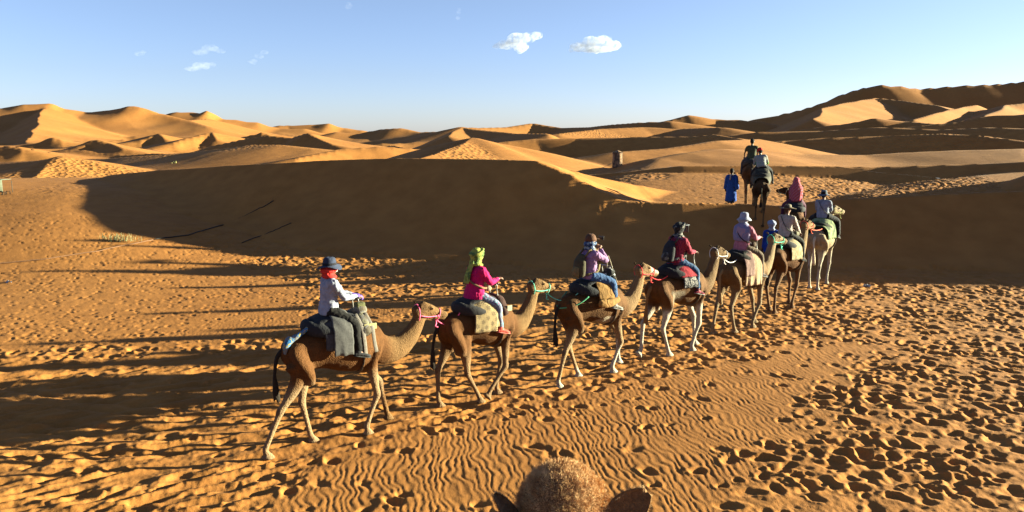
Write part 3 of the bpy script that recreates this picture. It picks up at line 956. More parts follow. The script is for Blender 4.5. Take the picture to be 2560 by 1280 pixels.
CAMELS = [
 dict(pos=(-2.62, 11.15), az=54, seed=1, feet=dict(HR=(-1.12, 0, 0), HL=(-.36, 0, 0), FR=(.40, 0, .1), FL=(.88, .03, .15)), scale=1.02,
      neck=NECK_LOW, head=((1.44, 0, 1.74), -.16, -.05), coat=BROWN, leg=(.40, .26, .14), neckc=(.30, .17, .07), rope=('pink', (.75, .12, .22)), tail_sway=.06,
      label='rearmost brown camel with a pink halter carrying the rider in a dark blue hat'),
 dict(pos=(-.58, 12.72), az=52, seed=2, feet=dict(HR=(-.05, 0, 0), HL=(-.72, 0, 0), FR=(.20, .10, .9), FL=(.52, 0, 0)), scale=.97,
      neck=NECK_MID, head=((1.29, 0, 1.93), -.10, -.08), coat=BROWN, leg=(.33, .20, .10), neckc=(.32, .19, .08), rope=('green', (.12, .42, .30)), tail_sway=.08,
      label='brown camel with a green halter carrying the rider in a pink jacket'),
 dict(pos=(1.50, 14.1), az=54, seed=3, feet=dict(HR=(-.90, 0, 0), HL=(-.22, 0, 0), FR=(.42, 0, 0), FL=(.86, .04, .2)), scale=.99,
      neck=NECK_MID, head=((1.28, 0, 1.93), -.12, -.02), coat=(.16, .072, .023), leg=(.42, .28, .15), neckc=(.40, .25, .12), rope=('red', (.62, .05, .05)), paint=[white_face, white_legs(.55, 'front'), white_legs(.16), belly_patch],
      label='brown camel with a white nose carrying the rider in a lilac shirt'),
 dict(pos=(3.42, 15.62), az=53, seed=4, feet=dict(HR=(-.36, 0, 0), HL=(-.88, .09, 1.0), FR=(.34, 0, 0), FL=(.76, 0, 0)), scale=1.0,
      neck=NECK_UP, head=((1.20, 0, 2.01), -.14, .0), coat=(.17, .078, .026), leg=WHITE, neckc=(.24, .15, .07), rope=('white', (.6, .55, .5)), paint=[white_legs(.98), flank_patch], tail=(.16, .085, .03), tail_name='brown', tail_sway=.05,
      label='brown camel with four white legs carrying the rider in a red checked shirt'),
 dict(pos=(5.30, 17.48), az=50, seed=5, feet=dict(HR=(-.42, 0, 0), HL=(-.86, 0, 0), FR=(.28, 0, 0), FL=(.80, 0, 0)), scale=1.0,
      neck=NECK_UP, head=((1.20, 0, 2.03), -.08, -.2), coat=(.23, .13, .055), leg=(.36, .25, .14), neckc=(.42, .30, .17), rope=('jade', (.10, .50, .34)), tail=(.20, .12, .05), tail_name='tan', tail_sway=-.05,
      label='tan camel with a pale neck carrying the rider in a white bucket hat'),
 dict(pos=(7.0, 19.6), az=44, seed=6, feet=dict(HR=(-.70, 0, 0), HL=(-.45, 0, 0), FR=(.28, 0, 0), FL=(.72, 0, 0)), scale=1.0,
      neck=NECK_HIGH, head=((1.15, 0, 2.12), -.05, -.1), coat=BROWN, leg=(.24, .13, .06), neckc=(.38, .25, .12), rope=('coral', (.60, .12, .07)), tail_sway=.03,
      label='dark brown camel carrying the rider in the wide straw hat'),
 dict(pos=(9.15, 22.7), az=33, seed=7, feet=dict(HR=(-.72, 0, 0), HL=(-.50, 0, 0), FR=(.45, 0, 0), FL=(.70, .05, .2)), scale=1.04, voxel=.026,
      neck=NECK_HIGH, head=((1.15, -.08, 2.1), -.05, -.5), coat=PALE, leg=WHITE, neckc=PALE, back=(.5, .4, .26), crown=(.4, .3, .18), rope=('olive', (.2, .2, .06)), tail=(.45, .36, .24), tail_name='cream', tail_sway=-.02,
      label='cream white camel with a green cloth over its back'),
 dict(pos=(9.65, 26.5), az=10, seed=8, feet=dict(HR=(-.50, 0, 0), HL=(-.75, 0, 0), FR=(.45, 0, 0), FL=(.70, 0, 0)), scale=1.0, voxel=.03,
      neck=NECK_MID, head=((1.27, .10, 1.93), -.05, .7), coat=BROWN, leg=(.24, .14, .06), neckc=BROWN, rope=('sand', (.3, .22, .12)),
      label='brown camel carrying the rider wrapped in a pink and red shawl'),
 dict(pos=(9.25, 28.9), az=15, seed=9, feet=dict(HR=(-.72, 0, 0), HL=(-.35, 0, 0), FR=(.30, 0, 0), FL=(.65, 0, 0)), scale=1.0, voxel=.03,
      neck=NECK_LOW, head=((1.44, 0, 1.74), -.10, .1), coat=(.12, .065, .03), leg=(.26, .16, .075), neckc=BROWN, rope=('straw', (.35, .27, .14)),
      label='brown camel second in the line carrying the rider in a red cap'),
 dict(pos=(9.72, 31.6), az=15, seed=10, feet=dict(HR=(-.80, 0, 0), HL=(-.50, 0, 0), FR=(.40, 0, 0), FL=(.72, 0, 0)), scale=1.03, voxel=.03,
      neck=NECK_LOW, head=((1.44, 0, 1.74), -.10, .2), coat=(.13, .07, .03), leg=(.22, .12, .05), neckc=BROWN, rope=('earth', (.2, .12, .06)),
      label='brown lead camel at the head of the caravan carrying a boy in an olive shirt'),
]
for s_ in CAMELS:
    place(s_)
print('camels', time.time() - T0)

# ================================================================ saddles, blankets and riders
def ik(a, c, l1, l2, bend):
    a = np.array(a, float); c = np.array(c, float); bend = np.array(bend, float)
    d = c - a; L = max(np.linalg.norm(d), 1e-6); l = min(L, (l1 + l2) * .995)
    x = (l1 * l1 - l2 * l2 + l * l) / (2 * l)
    h = math.sqrt(max(l1 * l1 - x * x, 0))
    u = d / L
    p = bend - u * np.dot(bend, u); p /= max(np.linalg.norm(p), 1e-6)
    return a + u * x + p * h, a + u * l

SX = np.array([s[0] for s in CAMEL_SECTIONS]); SZ = np.array([s[1] for s in CAMEL_SECTIONS])
SW = np.array([s[2] for s in CAMEL_SECTIONS]); SH = np.array([s[3] for s in CAMEL_SECTIONS])
def back_profile(x):
    w = np.interp(x, SX, SW); top = np.interp(x, SX, SZ + SH)
    hump = np.interp(x, [-.45, -.30, -.15, 0, .15, .32, .42], [1.70, 1.80, 1.87, 1.89, 1.86, 1.78, 1.72])
    return w, max(top, hump)

def drape(name, x0, x1, zr, zl, mat, parent, off=.03, nx=18, ny=40, skew=0.0, wave=.012, seed=0, top_extra=0, thick=.014):
    """A cloth lying over the back: zr / zl are the heights of its lower edges on the right / left flank."""
    rs = np.random.RandomState(seed + 3)
    rows = []
    for i in range(nx):
        x = x0 + (x1 - x0) * i / (nx - 1)
        w, zt = back_profile(x)
        w += off; zt += off + top_extra
        zs = 1.44
        P = []
        hr = max(zs - zr, 0); hl = max(zs - zl, 0)
        arc = (zt - zs) * 1.15 + w * .9
        tot = hr + 2 * arc + hl
        ta = math.asin(min(max((zr - zs) / (zt - zs), 0), .97) ** (1 / .85)); tb = math.asin(min(max((zl - zs) / (zt - zs), 0), .97) ** (1 / .85))
        for j in range(ny):
            q = tot * j / (ny - 1)
            if q < hr:
                y, z = -w, zr + q
            elif q < hr + 2 * arc:
                t = ta + (q - hr) / (2 * arc) * (math.pi - ta - tb)
                y = -w * math.copysign(abs(math.cos(t)) ** .75, math.cos(t)); z = zs + (zt - zs) * math.sin(t) ** .85
            else:
                y, z = w, zs - (q - hr - 2 * arc)
            k = max(0, (1.55 - z)) * 2.0
            f = wave * (math.sin(x * 31 + seed) + .6 * math.sin(x * 67 + seed * 2)) * min(k, 1.4)
            y += math.copysign(f + .018 * min(k, 1), y)
            P.append((x + skew * (zs - z) + .004 * math.sin(z * 40 + seed), y, z + .006 * math.sin(x * 40 + j)))
        rows.append(P)
    A = np.array(rows)
    # outer and inner skins make it a real thickness
    nrm = np.cross(np.gradient(A, axis=0), np.gradient(A, axis=1))
    nrm /= np.maximum(np.linalg.norm(nrm, axis=2, keepdims=True), 1e-9)
    if nrm[nx // 2, ny // 2, 2] < 0: nrm = -nrm
    Bm = A - nrm * thick
    V = np.concatenate([A.reshape(-1, 3), Bm.reshape(-1, 3)])
    F = []
    n = nx * ny
    for i in range(nx - 1):
        for j in range(ny - 1):
            a = i * ny + j
            F.append((a, a + 1, a + ny + 1, a + ny)); F.append((n + a, n + a + ny, n + a + ny + 1, n + a + 1))
    for i in range(nx - 1):
        a = i * ny; F.append((a, a + ny, n + a + ny, n + a)); b = i * ny + ny - 1; F.append((b, n + b, n + b + ny, b + ny))
    for j in range(ny - 1):
        a = j; F.append((a, n + a, n + a + 1, a + 1)); b = (nx - 1) * ny + j; F.append((b, b + 1, n + b + 1, n + b))
    o = mesh_obj(name, V, F, mat, parent)
    return o

def box_mesh(name, c, s, mat, parent, rot=None, bevel=.012, round_=0):
    me = bpy.data.meshes.new(name)
    import bmesh
    bm = bmesh.new(); bmesh.ops.create_cube(bm, size=1)
    for v in bm.verts: v.co = Vector((v.co.x * s[0], v.co.y * s[1], v.co.z * s[2]))
    if bevel: bmesh.ops.bevel(bm, geom=bm.edges[:], offset=bevel, segments=3, affect='EDGES', profile=.6)
    if rot is not None:
        bmesh.ops.rotate(bm, verts=bm.verts, matrix=rot)
    for v in bm.verts: v.co += Vector(c)
    bm.to_mesh(me); bm.free()
    me.polygons.foreach_set('use_smooth', np.ones(len(me.polygons), bool))
    o = bpy.data.objects.new(name, me); COL.objects.link(o)
    if parent is not None: o.parent = parent
    if mat: me.materials.append(mat)
    return o

def raw_part(B, name, mat, parent):
    me = B.raw(name); o = bpy.data.objects.new(name, me); COL.objects.link(o)
    if parent is not None: o.parent = parent
    me.materials.append(mat); me.polygons.foreach_set('use_smooth', np.ones(len(me.polygons), bool))
    return o

MMETAL = cloth('dull steel', (.09, .08, .07), rough=.4, bump=0, spec=.6)

def at_camel(spec, label, name, cat, group=None):
    M = spec['M']
    r = spec['root']
    o = empty(name, r.location, 0, 0, label, cat, group, r.scale[0])
    o.rotation_euler = r.rotation_euler.copy()
    return o

def make_saddle(spec, pad=(.04, .038, .04), label='', handle=True):
    s = at_camel(spec, label, 'saddle', 'saddle', 'saddles on the riding camels')
    B = Blob()
    # horseshoe cushion round the back of the hump
    pts = [(.02, -.29, 1.66), (-.18, -.26, 1.71), (-.36, -.15, 1.75), (-.42, 0, 1.77), (-.36, .15, 1.75), (-.18, .26, 1.71), (.02, .29, 1.66)]
    B.tube(pts, [(.045, .06), (.065, .09), (.078, .105), (.082, .115), (.078, .105), (.065, .09), (.045, .06)], n=12, sub=3)
    B.tube([(-.30, 0, 1.84), (.0, 0, 1.90), (.28, 0, 1.85)], [(.22, .05), (.25, .05), (.2, .05)], n=14, sub=3)
    B.skin('cushion', .02, 3, mat=cloth('saddle pad %.3f' % pad[0], tuple(c * .5 for c in pad), scale=25), parent=s, disp=lambda c: .008 * n3(c, .12))
    if handle:
        H = Blob()
        H.tube([(.36, -.13, 1.80), (.34, -.10, 2.00), (.33, -.10, 2.12), (.33, .10, 2.12), (.34, .10, 2.00), (.36, .13, 1.80)], [.012] * 6, n=8, sub=2)
        H.tube([(.33, -.17, 2.12), (.33, .17, 2.12)], [.014] * 2, n=8, sub=1)
        raw_part(H, 'handle', MMETAL, s)
        raw_part(Blob().tube([(.36, -.25, 1.60), (.38, -.14, 1.80), (.38, 0, 1.86), (.38, .14, 1.80), (.36, .25, 1.60)], [.018] * 5, n=8, sub=3), 'frame', MMETAL, s)
    g = Blob()
    for xx in (.30,):
        w = .345
        g.tube([(xx, w * math.cos(t) * 1.0, 1.375 + .39 * math.sin(t)) for t in np.linspace(0, 2 * math.pi, 25)], [(.022, .008)] * 25, n=6, sub=1, up=(1, 0, 0))
    raw_part(g, 'girth_strap', cloth('webbing', (.07, .055, .04), scale=60), s)
    return s

MSKIN = cloth('skin', (.15, .07, .04), var=.08, rough=.55, bump=.05, spec=.35)

class Person:
    def __init__(p, root, near=True, lean=.05, head_pitch=0, head_yaw=0, hands=None, knees=None, standing=False, size=1.0, stride=0.0, splay=.40):
        p.root = root; p.near = near
        d = np.array([math.sin(lean), 0, math.cos(lean)])
        p.d = d
        p.P = np.array([0, 0, .10]) if not standing else np.array([0, 0, .93])
        p.S = p.P + d * .44
        p.N = p.P + d * .50
        hl = lean * .6 + .08
        p.H = p.N + np.array([math.sin(hl), 0, math.cos(hl)]) * .155
        p.hf = head_frame(p.H, head_pitch, head_yaw)
        p.sh = {}; p.el = {}; p.ha = {}; p.hip = {}; p.kn = {}; p.an = {}
        for sg, k in ((-1, 'R'), (1, 'L')):
            p.sh[k] = p.S + np.array([0, .175 * sg, -.015])
            if hands and k in hands:
                h, bd = hands[k]
            elif standing:
                h, bd = p.sh[k] + np.array([.06 * sg * (1 if stride else 0), .06 * sg, -.53]), (-1, .2 * sg, 0)
            else:
                h, bd = np.array([.44, .09 * sg, .24]), (-.2, .5 * sg, -1)
            p.el[k], p.ha[k] = ik(p.sh[k], h, .275, .25, bd)
            p.hip[k] = p.P + np.array([.0, .095 * sg, 0])
            if standing:
                a = np.array([(.22 * sg) * stride, .09 * sg, .09])
                p.kn[k], p.an[k] = ik(p.hip[k], a, .42, .42, (1, 0, 0))
            else:
                kk = (knees or {}).get(k)
                if kk is None:
                    kn = np.array([.36, splay * sg, -.17]); an = np.array([.40, (splay + .05) * sg, -.62])
                else:
                    kn, an = np.array(kk[0], float), np.array(kk[1], float)
                p.kn[k] = p.hip[k] + (kn - p.hip[k]) / np.linalg.norm(kn - p.hip[k]) * .42
                p.an[k] = p.kn[k] + (an - kn) / np.linalg.norm(an - kn) * .41
        p.foot_dir = {k: np.array([.97, .12 * (1 if k == 'L' else -1), -.22 if not standing else -.05]) for k in 'RL'}

    def body(p, skin=None):
        B = Blob()
        d = p.d
        B.tube([p.P - d * .06, p.P + d * .08, p.P + d * .26, p.P + d * .38, p.S + d * .01], [(.14, .10), (.13, .09), (.13, .09), (.15, .095), (.10, .07)], n=12, sub=3)
        B.tube([p.S - d * .02, p.N + d * .03, p.H - d * .04], [.055, .05, .055], n=10)
        q, f, s, u = p.hf
        at = lambda x, z, y=0: q + f * x + u * z + s * y
        B.ball(at(-.01, .03), (.095, .075, .105), n=14, M=np.stack([f, s, u], 1))
        B.tube([at(.01, .04), at(.03, -.03), at(.045, -.085)], [(.066, .085), (.062, .07), (.036, .04)], n=12, up=f)
        B.tube([at(.082, .03), at(.098, -.005), at(.108, -.022), at(.09, -.03)], [.011, .013, .016, .012], n=8)       # nose
        B.tube([at(.082, -.050, -.018), at(.090, -.050), at(.082, -.050, .018)], [.008, .011, .008], n=6)             # lips
        B.ball(at(.078, -.085), (.02, .02, .018))
        for sg in (-1, 1):
            B.tube([at(.0, .03, .075 * sg), at(-.012, .0, .083 * sg), at(.0, -.022, .076 * sg)], [(.008, .014), (.008, .02), (.006, .01)], n=6)
        for k, sg in (('R', -1), ('L', 1)):
            B.tube([p.S + np.array([0, .06 * sg, 0]), p.sh[k], p.el[k], p.ha[k]], [.05, .048, .036, .026], n=10, sub=3)
            hd = p.ha[k] - p.el[k]; hd /= np.linalg.norm(hd)
            sd = np.cross(hd, [0, 0, 1.0]); sd /= max(np.linalg.norm(sd), 1e-6)
            up_ = np.cross(sd, hd)
            w = p.ha[k]
            B.tube([w - hd * .02, w + hd * .04, w + hd * .085], [(.026, .020), (.042, .018), (.038, .015)], n=10, sub=2, up=up_)
            for i, L_ in enumerate((.060, .070, .066, .052)):
                o = w + hd * .080 + sd * (-.030 + .020 * i)
                B.tube([o, o + hd * L_ * .55 - up_ * .012, o + hd * L_ * .75 - up_ * .036, o + hd * L_ * .60 - up_ * .055], [.0095, .009, .0085, .007], n=6, sub=2)
            o = w + hd * .03 - sd * .030 * sg
            B.tube([o, o + hd * .035 - sd * .022 * sg - up_ * .012, o + hd * .055 - sd * .018 * sg - up_ * .032], [.012, .011, .009], n=6, sub=2)
            B.tube([p.hip[k], p.kn[k], p.an[k]], [.075, .052, .036], n=10, sub=4)
            fd = p.foot_dir[k] / np.linalg.norm(p.foot_dir[k])
            B.tube([p.an[k] - fd * .03, p.an[k] + fd * .06 - np.array([0, 0, .045]), p.an[k] + fd * .15 - np.array([0, 0, .055])], [.035, (.036, .028), (.034, .018)], n=8, sub=2)
        b = B.skin('body', .0105 if p.near else .017, 2, mat=skin or MSKIN, parent=p.root)
        for sg in (-1, 1):
            raw_part(Blob().ball(at(.080, .030, .032 * sg), .011, n=8), 'eye', MEYE, p.root)
        return b

    def top(p, mat, name='shirt', hem=-.05, loose=1.0, sleeve=1.0, vox=None, collar=True, cuff=.0, flare=1.0):
        B = Blob(); d = p.d; l = loose
        B.tube([p.P + d * hem, p.P + d * .03, p.P + d * .14, p.P + d * .26, p.P + d * .36, p.P + d * .43, p.P + d * .485],
               [(.185 * l * flare, .145 * l * flare), (.185 * l * (1 + flare) / 2, .14 * l), (.165 * l, .125 * l), (.165 * l, .122 * l), (.180 * l, .122 * l), (.150 * l, .10 * l), (.075, .07)], n=18, sub=3)
        if collar: B.tube([p.N - d * .04, p.N + d * .02], [(.072, .07), (.066, .064)], n=12, sub=1)
        for k, sg in (('R', -1), ('L', 1)):
            e = p.el[k]; h = p.el[k] + (p.ha[k] - p.el[k]) * (.98 * sleeve if sleeve <= 1 else 1)
            if sleeve < .5:
                h = None
                B.tube([p.S + np.array([0, .06 * sg, -.01]), p.sh[k], p.sh[k] + (e - p.sh[k]) * .62], [.075 * l, .072 * l, .066 * l], n=12, sub=3)
            else:
                B.tube([p.S + np.array([0, .06 * sg, -.01]), p.sh[k], p.sh[k] * .4 + e * .6, e, e * .4 + h * .6, h], [.078 * l, .074 * l, .060 * l, .054 * l, .047 * l, .038 * l + cuff], n=12, sub=3)
        return B.skin(name, vox or (.0125 if p.near else .018), 3, mat=mat, parent=p.root,
                      disp=lambda c: .010 * np.abs(n3(c, .075)) * 2 - .008 + .006 * n3(c, .035, 4))

    def trousers(p, mat, name='trousers', loose=1.0, length=1.0, skirt=False):
        B = Blob(); l = loose
        B.tube([p.P - p.d * .07, p.P + p.d * .0, p.P + p.d * .10], [(.165, .135), (.175, .14), (.155, .12)], n=16, sub=2)
        for k, sg in (('R', -1), ('L', 1)):
            a = p.kn[k] + (p.an[k] - p.kn[k]) * length
            B.tube([p.hip[k] + np.array([-.02, 0, 0]), p.hip[k] * .5 + p.kn[k] * .5, p.kn[k], p.kn[k] * .55 + a * .45, a], [.115 * l, .098 * l, .076 * l, .070 * l, .054 * l], n=14, sub=4)
        return B.skin(name, .0135 if p.near else .019, 3, mat=mat, parent=p.root, disp=lambda c: .008 * np.abs(n3(c, .06)) * 2 - .006)

    def shoes(p, mat, sole=None):
        for k in 'RL':
            fd = p.foot_dir[k] / np.linalg.norm(p.foot_dir[k])
            z = np.cross(np.cross(fd, [0, 0, 1.0]), fd); a = p.an[k]
            B = Blob()
            B.tube([a + z * .02 - fd * .01, a - z * .03 - fd * .012], [(.046, .050), (.044, .055)], n=10, sub=1)
            B.tube([a - z * .055 - fd * .065, a - z * .052, a - z * .050 + fd * .07, a - z * .062 + fd * .15, a - z * .066 + fd * .195], [(.034, .032), (.042, .042), (.046, .036), (.046, .026), (.026, .016)], n=12, sub=3, up=z)
            sh = B.skin('shoe', .010 if p.near else .016, 2, mat=mat, parent=p.root)
            if sole:
                raw_part(Blob().tube([a - z * .086 - fd * .07, a - z * .088 + fd * .06, a - z * .088 + fd * .20], [(.036, .012), (.046, .012), (.030, .010)], n=10, sub=2, up=z), 'sole', sole, sh)

    def hx(p, x, y, z):
        q, f, s, u = p.hf
        return q + f * x + s * y + u * z

    def lathe(p, prof, mat, name, n=36, wav=None, tilt=0.0, zoff=0.0, egg=1.12, xoff=-.005):
        q, f, s, u = p.hf
        ct, st = math.cos(tilt), math.sin(tilt)
        V = []; m = len(prof)
        for i, (r, z) in enumerate(prof):
            for k in range(n):
                a = 2 * math.pi * k / n
                x = r * math.cos(a) * egg; y = r * math.sin(a); zz = z + zoff
                if wav and r > .105: zz += wav(a, r)
                x, zz = x * ct + zz * st, -x * st + zz * ct
                V.append(q + f * (x + xoff) + s * y + u * zz)
        F = []
        for i in range(m):
            for k in range(n):
                F.append((i * n + k, i * n + (k + 1) % n, ((i + 1) % m) * n + (k + 1) % n, ((i + 1) % m) * n + k))
        return mesh_obj(name, V, F, mat, p.root)

    def hat(p, mat, brim=.16, crown=.10, droop=.03, wavy=.02, band=None, name='hat', flat=False, seed=0, tilt=0.0):
        c = crown
        prof = [(.001, c + .045), (.045, c + .043), (.075, c + .030), (.088, c - .002), (.094, .05), (.098, .035), (brim, .035 - droop), (brim + .002, .030 - droop), (.098, .027), (.090, .026), (.084, .05), (.078, c - .005), (.045, c + .032), (.001, c + .035)]
        w = (lambda a, r: wavy * math.sin(2 * a + seed) * (r - .1) / .06 + wavy * .5 * math.sin(3 * a + 1 + seed) * (r - .1) / .06)
        h = p.lathe(prof, mat, name, wav=w, tilt=tilt)
        if band:
            b = p.lathe([(.0965, .040), (.0960, .075), (.0925, .075), (.0935, .040)], band, 'hat_band', tilt=tilt)
            b.parent = h
        return h

    def wrap(p, mat, name='head_scarf', tail=None, face=False, big=1.0, neck=True, seed=0, crown=True):
        """cloth wound round the head, with a fold under the chin and an optional hanging tail"""
        B = Blob(); h = p.hx
        q, f, s, u = p.hf; M = np.stack([f, s, u], 1)
        if crown: B.ball(h(-.02, 0, .04), np.array([.115, .098, .120]) * big, n=16, M=M)
        else: B.ball(h(-.03, 0, -.01), np.array([.090, .088, .075]) * big, n=16, M=M)
        for i, (zz, tl) in enumerate(((.075, .25), (.045, .05), (.10, .45)) if crown else ((-.02, .05), (-.05, .1))):
            B.tube([h((.112 * math.cos(t) - .02) * big, .100 * math.sin(t) * big, zz + tl * .1 * math.cos(t)) for t in np.linspace(0, 2 * math.pi, 18)], [(.022, .016)] * 18, n=7, sub=1)
        if neck:
            B.tube([h(-.03, 0, -.01), h(-.02, 0, -.09), p.N + p.d * .0], [(.085, .092), (.080, .085), (.10, .10)], n=14, sub=3)
            B.tube([(p.N + np.array([.09 * math.cos(t), .10 * math.sin(t), .02 - .015 * math.cos(t)])) for t in np.linspace(0, 2 * math.pi, 16)], [.028] * 16, n=7, sub=1)
        if face: B.tube([h(.04, 0, -.03), h(.075, 0, -.035), h(.05, 0, -.09)], [(.07, .05), (.06, .04), (.05, .03)], n=10)
        if tail is not None:
            for j, off in enumerate((-.03, 0, .03)):
                B.tube([h(-.11 * big, off * .5, -.02)] + [np.array(t) + np.array([0, off * (1 + i * .5), 0]) for i, t in enumerate(tail)], [(.035, .02)] + [(.04, .018)] * (len(tail) - 1) + [(.03, .01)], n=8, sub=4)
        return B.skin(name, .0125 if p.near else .018, 2, mat=mat, parent=p.root, disp=lambda c: .009 * n3(c, .04, seed) + .006 * n3(c, .02, seed + 3))

    def hair(p, mat=None, long_=False):
        B = Blob(); h = p.hx; q, f, s, u = p.hf; M = np.stack([f, s, u], 1)
        B.ball(h(-.025, 0, .05), (.100, .086, .100), n=16, M=M)
        B.tube([h(-.07, 0, .04), h(-.06, 0, -.03), h(-.05, 0, -.07)], [(.075, .05), (.07, .045), (.05, .03)], n=10)
        return B.skin('hair', .012, 1, mat=mat or cloth('black hair', (.008, .006, .005), scale=60, bump=.8), parent=p.root, disp=lambda c: .006 * n3(c, .02))

def strap(p, pts, mat, name, w=.016, t=.006, parent=None):
    return raw_part(Blob().tube(pts, [(w, t)] * len(pts), n=8, sub=4, up=(0, 1, 0) if False else (1, 0, .2)), name, mat, parent)

def seat(spec, sx, label, sz=1.88, yaw=0.0, size=.96):
    w = spec['M'] @ Vector((sx, 0, sz))
    rz = math.pi / 2 - R(spec['az']) + yaw
    o = empty('person', w, rz, 0, label, 'person', None, size)
    return o

def sub_root(person, name, label, cat):
    o = empty(name, person.location, 0, 0, label, cat, None, person.scale[0]); o.rotation_euler = person.rotation_euler.copy()
    return o

def backpack(person, p, mat, mat2, label):
    o = sub_root(person, 'backpack', label, 'backpack')
    b = lambda t, x: p.P + p.d * t + np.array([x, 0, 0])
    B = Blob()
    B.tube([b(.02, -.24), b(.12, -.25), b(.30, -.24), b(.42, -.20)], [(.135, .09), (.15, .10), (.14, .085), (.09, .05)], n=16, sub=3)
    m = B.skin('pack', .013, 3, mat=mat, parent=o, disp=lambda c: .008 * n3(c, .07))
    raw_part(Blob().tube([b(.02, -.325), b(.10, -.345), b(.20, -.325)], [(.09, .03), (.105, .04), (.08, .025)], n=12, sub=3), 'front_pocket', mat2, o)
    for sg in (-1, 1):
        raw_part(Blob().tube([b(.40, -.19) + np.array([0, .09 * sg, 0]), p.sh['R'] * 0 + p.S + np.array([-.06, .10 * sg, .075]), p.S + np.array([.07, .11 * sg, .05]), b(.28, .14) + np.array([0, .13 * sg, 0]), b(.10, .05) + np.array([0, .19 * sg, 0]), b(.05, -.17) + np.array([0, .13 * sg, 0])],
                             [(.026, .010)] * 6, n=8, sub=4, up=(0, 1, 0)), 'shoulder_strap', mat2, o)
    return o

# ---------------------------------------------------------------- who rides what
def S_(i): return CAMELS[i - 1]
W_ = .42                                    # cloth albedos are kept moderate: the low sun strikes upright things square on
def K(r, g, b): return (r * W_, g * W_, b * W_)
SOLE = cloth('pale sole', K(.4, .38, .36)); DARKSOLE = cloth('dark sole', K(.06, .06, .06))

# 1 ------------------------------------------------ dark hat, pale shirt
sp = S_(1)
make_saddle(sp, (.03, .03, .035), 'grey padded saddle on the rearmost camel, under the rider in the dark hat')
bl = at_camel(sp, 'charcoal grey towel hanging from the saddle of the rearmost camel', 'blanket', 'blanket')
drape('cloth', -.27, .06, 1.46, 1.45, cloth('charcoal towel', K(.085, .08, .082), scale=40, bump=.15), bl, off=.07, seed=1, skew=-.03)
drape('cloth', -.17, .10, 1.38, 1.40, cloth('grey towel', K(.15, .145, .14), scale=40, bump=.15), bl, off=.095, seed=2, skew=-.05)
per = seat(sp, -.08, 'rider in a dark blue bucket hat, red neck scarf, white shirt and black trousers')
p = Person(per, True, lean=.06, head_pitch=.0, hands={'R': ((.42, -.10, .27), (-.3, -.5, -1)), 'L': ((.44, .08, .27), (-.3, .5, -1))})
p.body(); p.top(cloth('white shirt', K(.42, .44, .55)), 'shirt', hem=-.06, loose=1.08); p.trousers(cloth('black trousers', K(.016, .014, .013)))
p.shoes(cloth('black shoes', K(.04, .04, .045)), DARKSOLE)
p.wrap(cloth('red scarf', K(.85, .05, .04)), 'neck_scarf', big=1.0, crown=False)
p.hat(cloth('navy hat', K(.05, .065, .12)), brim=.165, crown=.115, band=cloth('black band', K(.02, .02, .03)))
raw_part(Blob().tube([p.hx(.07, -.05, -.03), p.hx(.115, 0, -.03), p.hx(.07, .05, -.03)], [(.008, .045), (.01, .05), (.008, .045)], n=8, sub=3), 'face_mask', cloth('white mask', K(.8, .8, .82)), per)
for k in 'RL':
    h = p.ha[k]; d_ = (h - p.el[k]) / np.linalg.norm(h - p.el[k])
    Blob().tube([h - d_ * .03, h + d_ * .05, h + d_ * .10], [.034, (.045, .026), (.04, .03)], n=10).ball(h + d_ * .11 + np.array([0, 0, -.03]), .036).skin('glove', .011, 2, mat=cloth('purple glove', K(.25, .15, .6)), parent=per)
bag = at_camel(sp, 'pack of khaki and grey bags strapped to the saddle in front of the rearmost rider', 'saddle_bag', 'bag')
B = Blob().tube([(.34, -.33, 1.62), (.34, -.20, 1.78), (.34, 0, 1.84), (.34, .20, 1.78), (.34, .33, 1.62)], [(.10, .09), (.12, .10), (.12, .09), (.12, .10), (.10, .09)], n=12)
B.ball((.36, -.10, 1.93), (.11, .10, .09)).skin('bag', .018, 3, mat=pattern_mat('khaki grey bags', 'patch', [K(.16, .13, .09), K(.24, .22, .20), K(.30, .27, .18)], 7), parent=bag, disp=lambda c: .012 * n3(c, .08))
box_mesh('pouch', (.36, -.10, 2.0), (.13, .12, .09), cloth('olive pouch', K(.17, .17, .07)), bag, bevel=.02)
box_mesh('label_panel', (.40, -.345, 1.72), (.20, .02, .09), pattern_mat('cream print', 'patch', [K(.62, .52, .24), K(.62, .52, .24), K(.05, .05, .04)], 14), bag)
for q, xx in enumerate((.27, .42)):
    raw_part(Blob().tube([(xx - .03, -.20, 1.90), (xx, -.36, 1.72), (xx + .02, -.385, 1.5), (xx + .03 + .02 * q, -.385, 1.30 + .04 * q)], [(.028, .005)] * 4, n=8, sub=4, up=(0, 1, 0)), 'strap', cloth('grey strap', K(.30, .26, .22), scale=60), bag)
tr = at_camel(sp, 'blue and yellow twisted cloth tied behind the saddle of the rearmost camel', 'cloth_bundle', 'cloth')
Blob().tube([(-.42, -.12, 1.80), (-.55, -.12, 1.72), (-.66, -.10, 1.66), (-.72, -.06, 1.62)], [.03, .035, .045, .05], n=8).tube([(-.68, -.08, 1.66), (-.76, -.10, 1.58), (-.78, -.10, 1.45)], [.06, .055, .02], n=8).skin('cloth', .014, 2, mat=pattern_mat('blue yellow cloth', 'patch', [K(.03, .16, .4), K(.5, .4, .12), K(.04, .22, .5), K(.3, .3, .3)], 12), parent=tr, disp=lambda c: .01 * n3(c, .04))

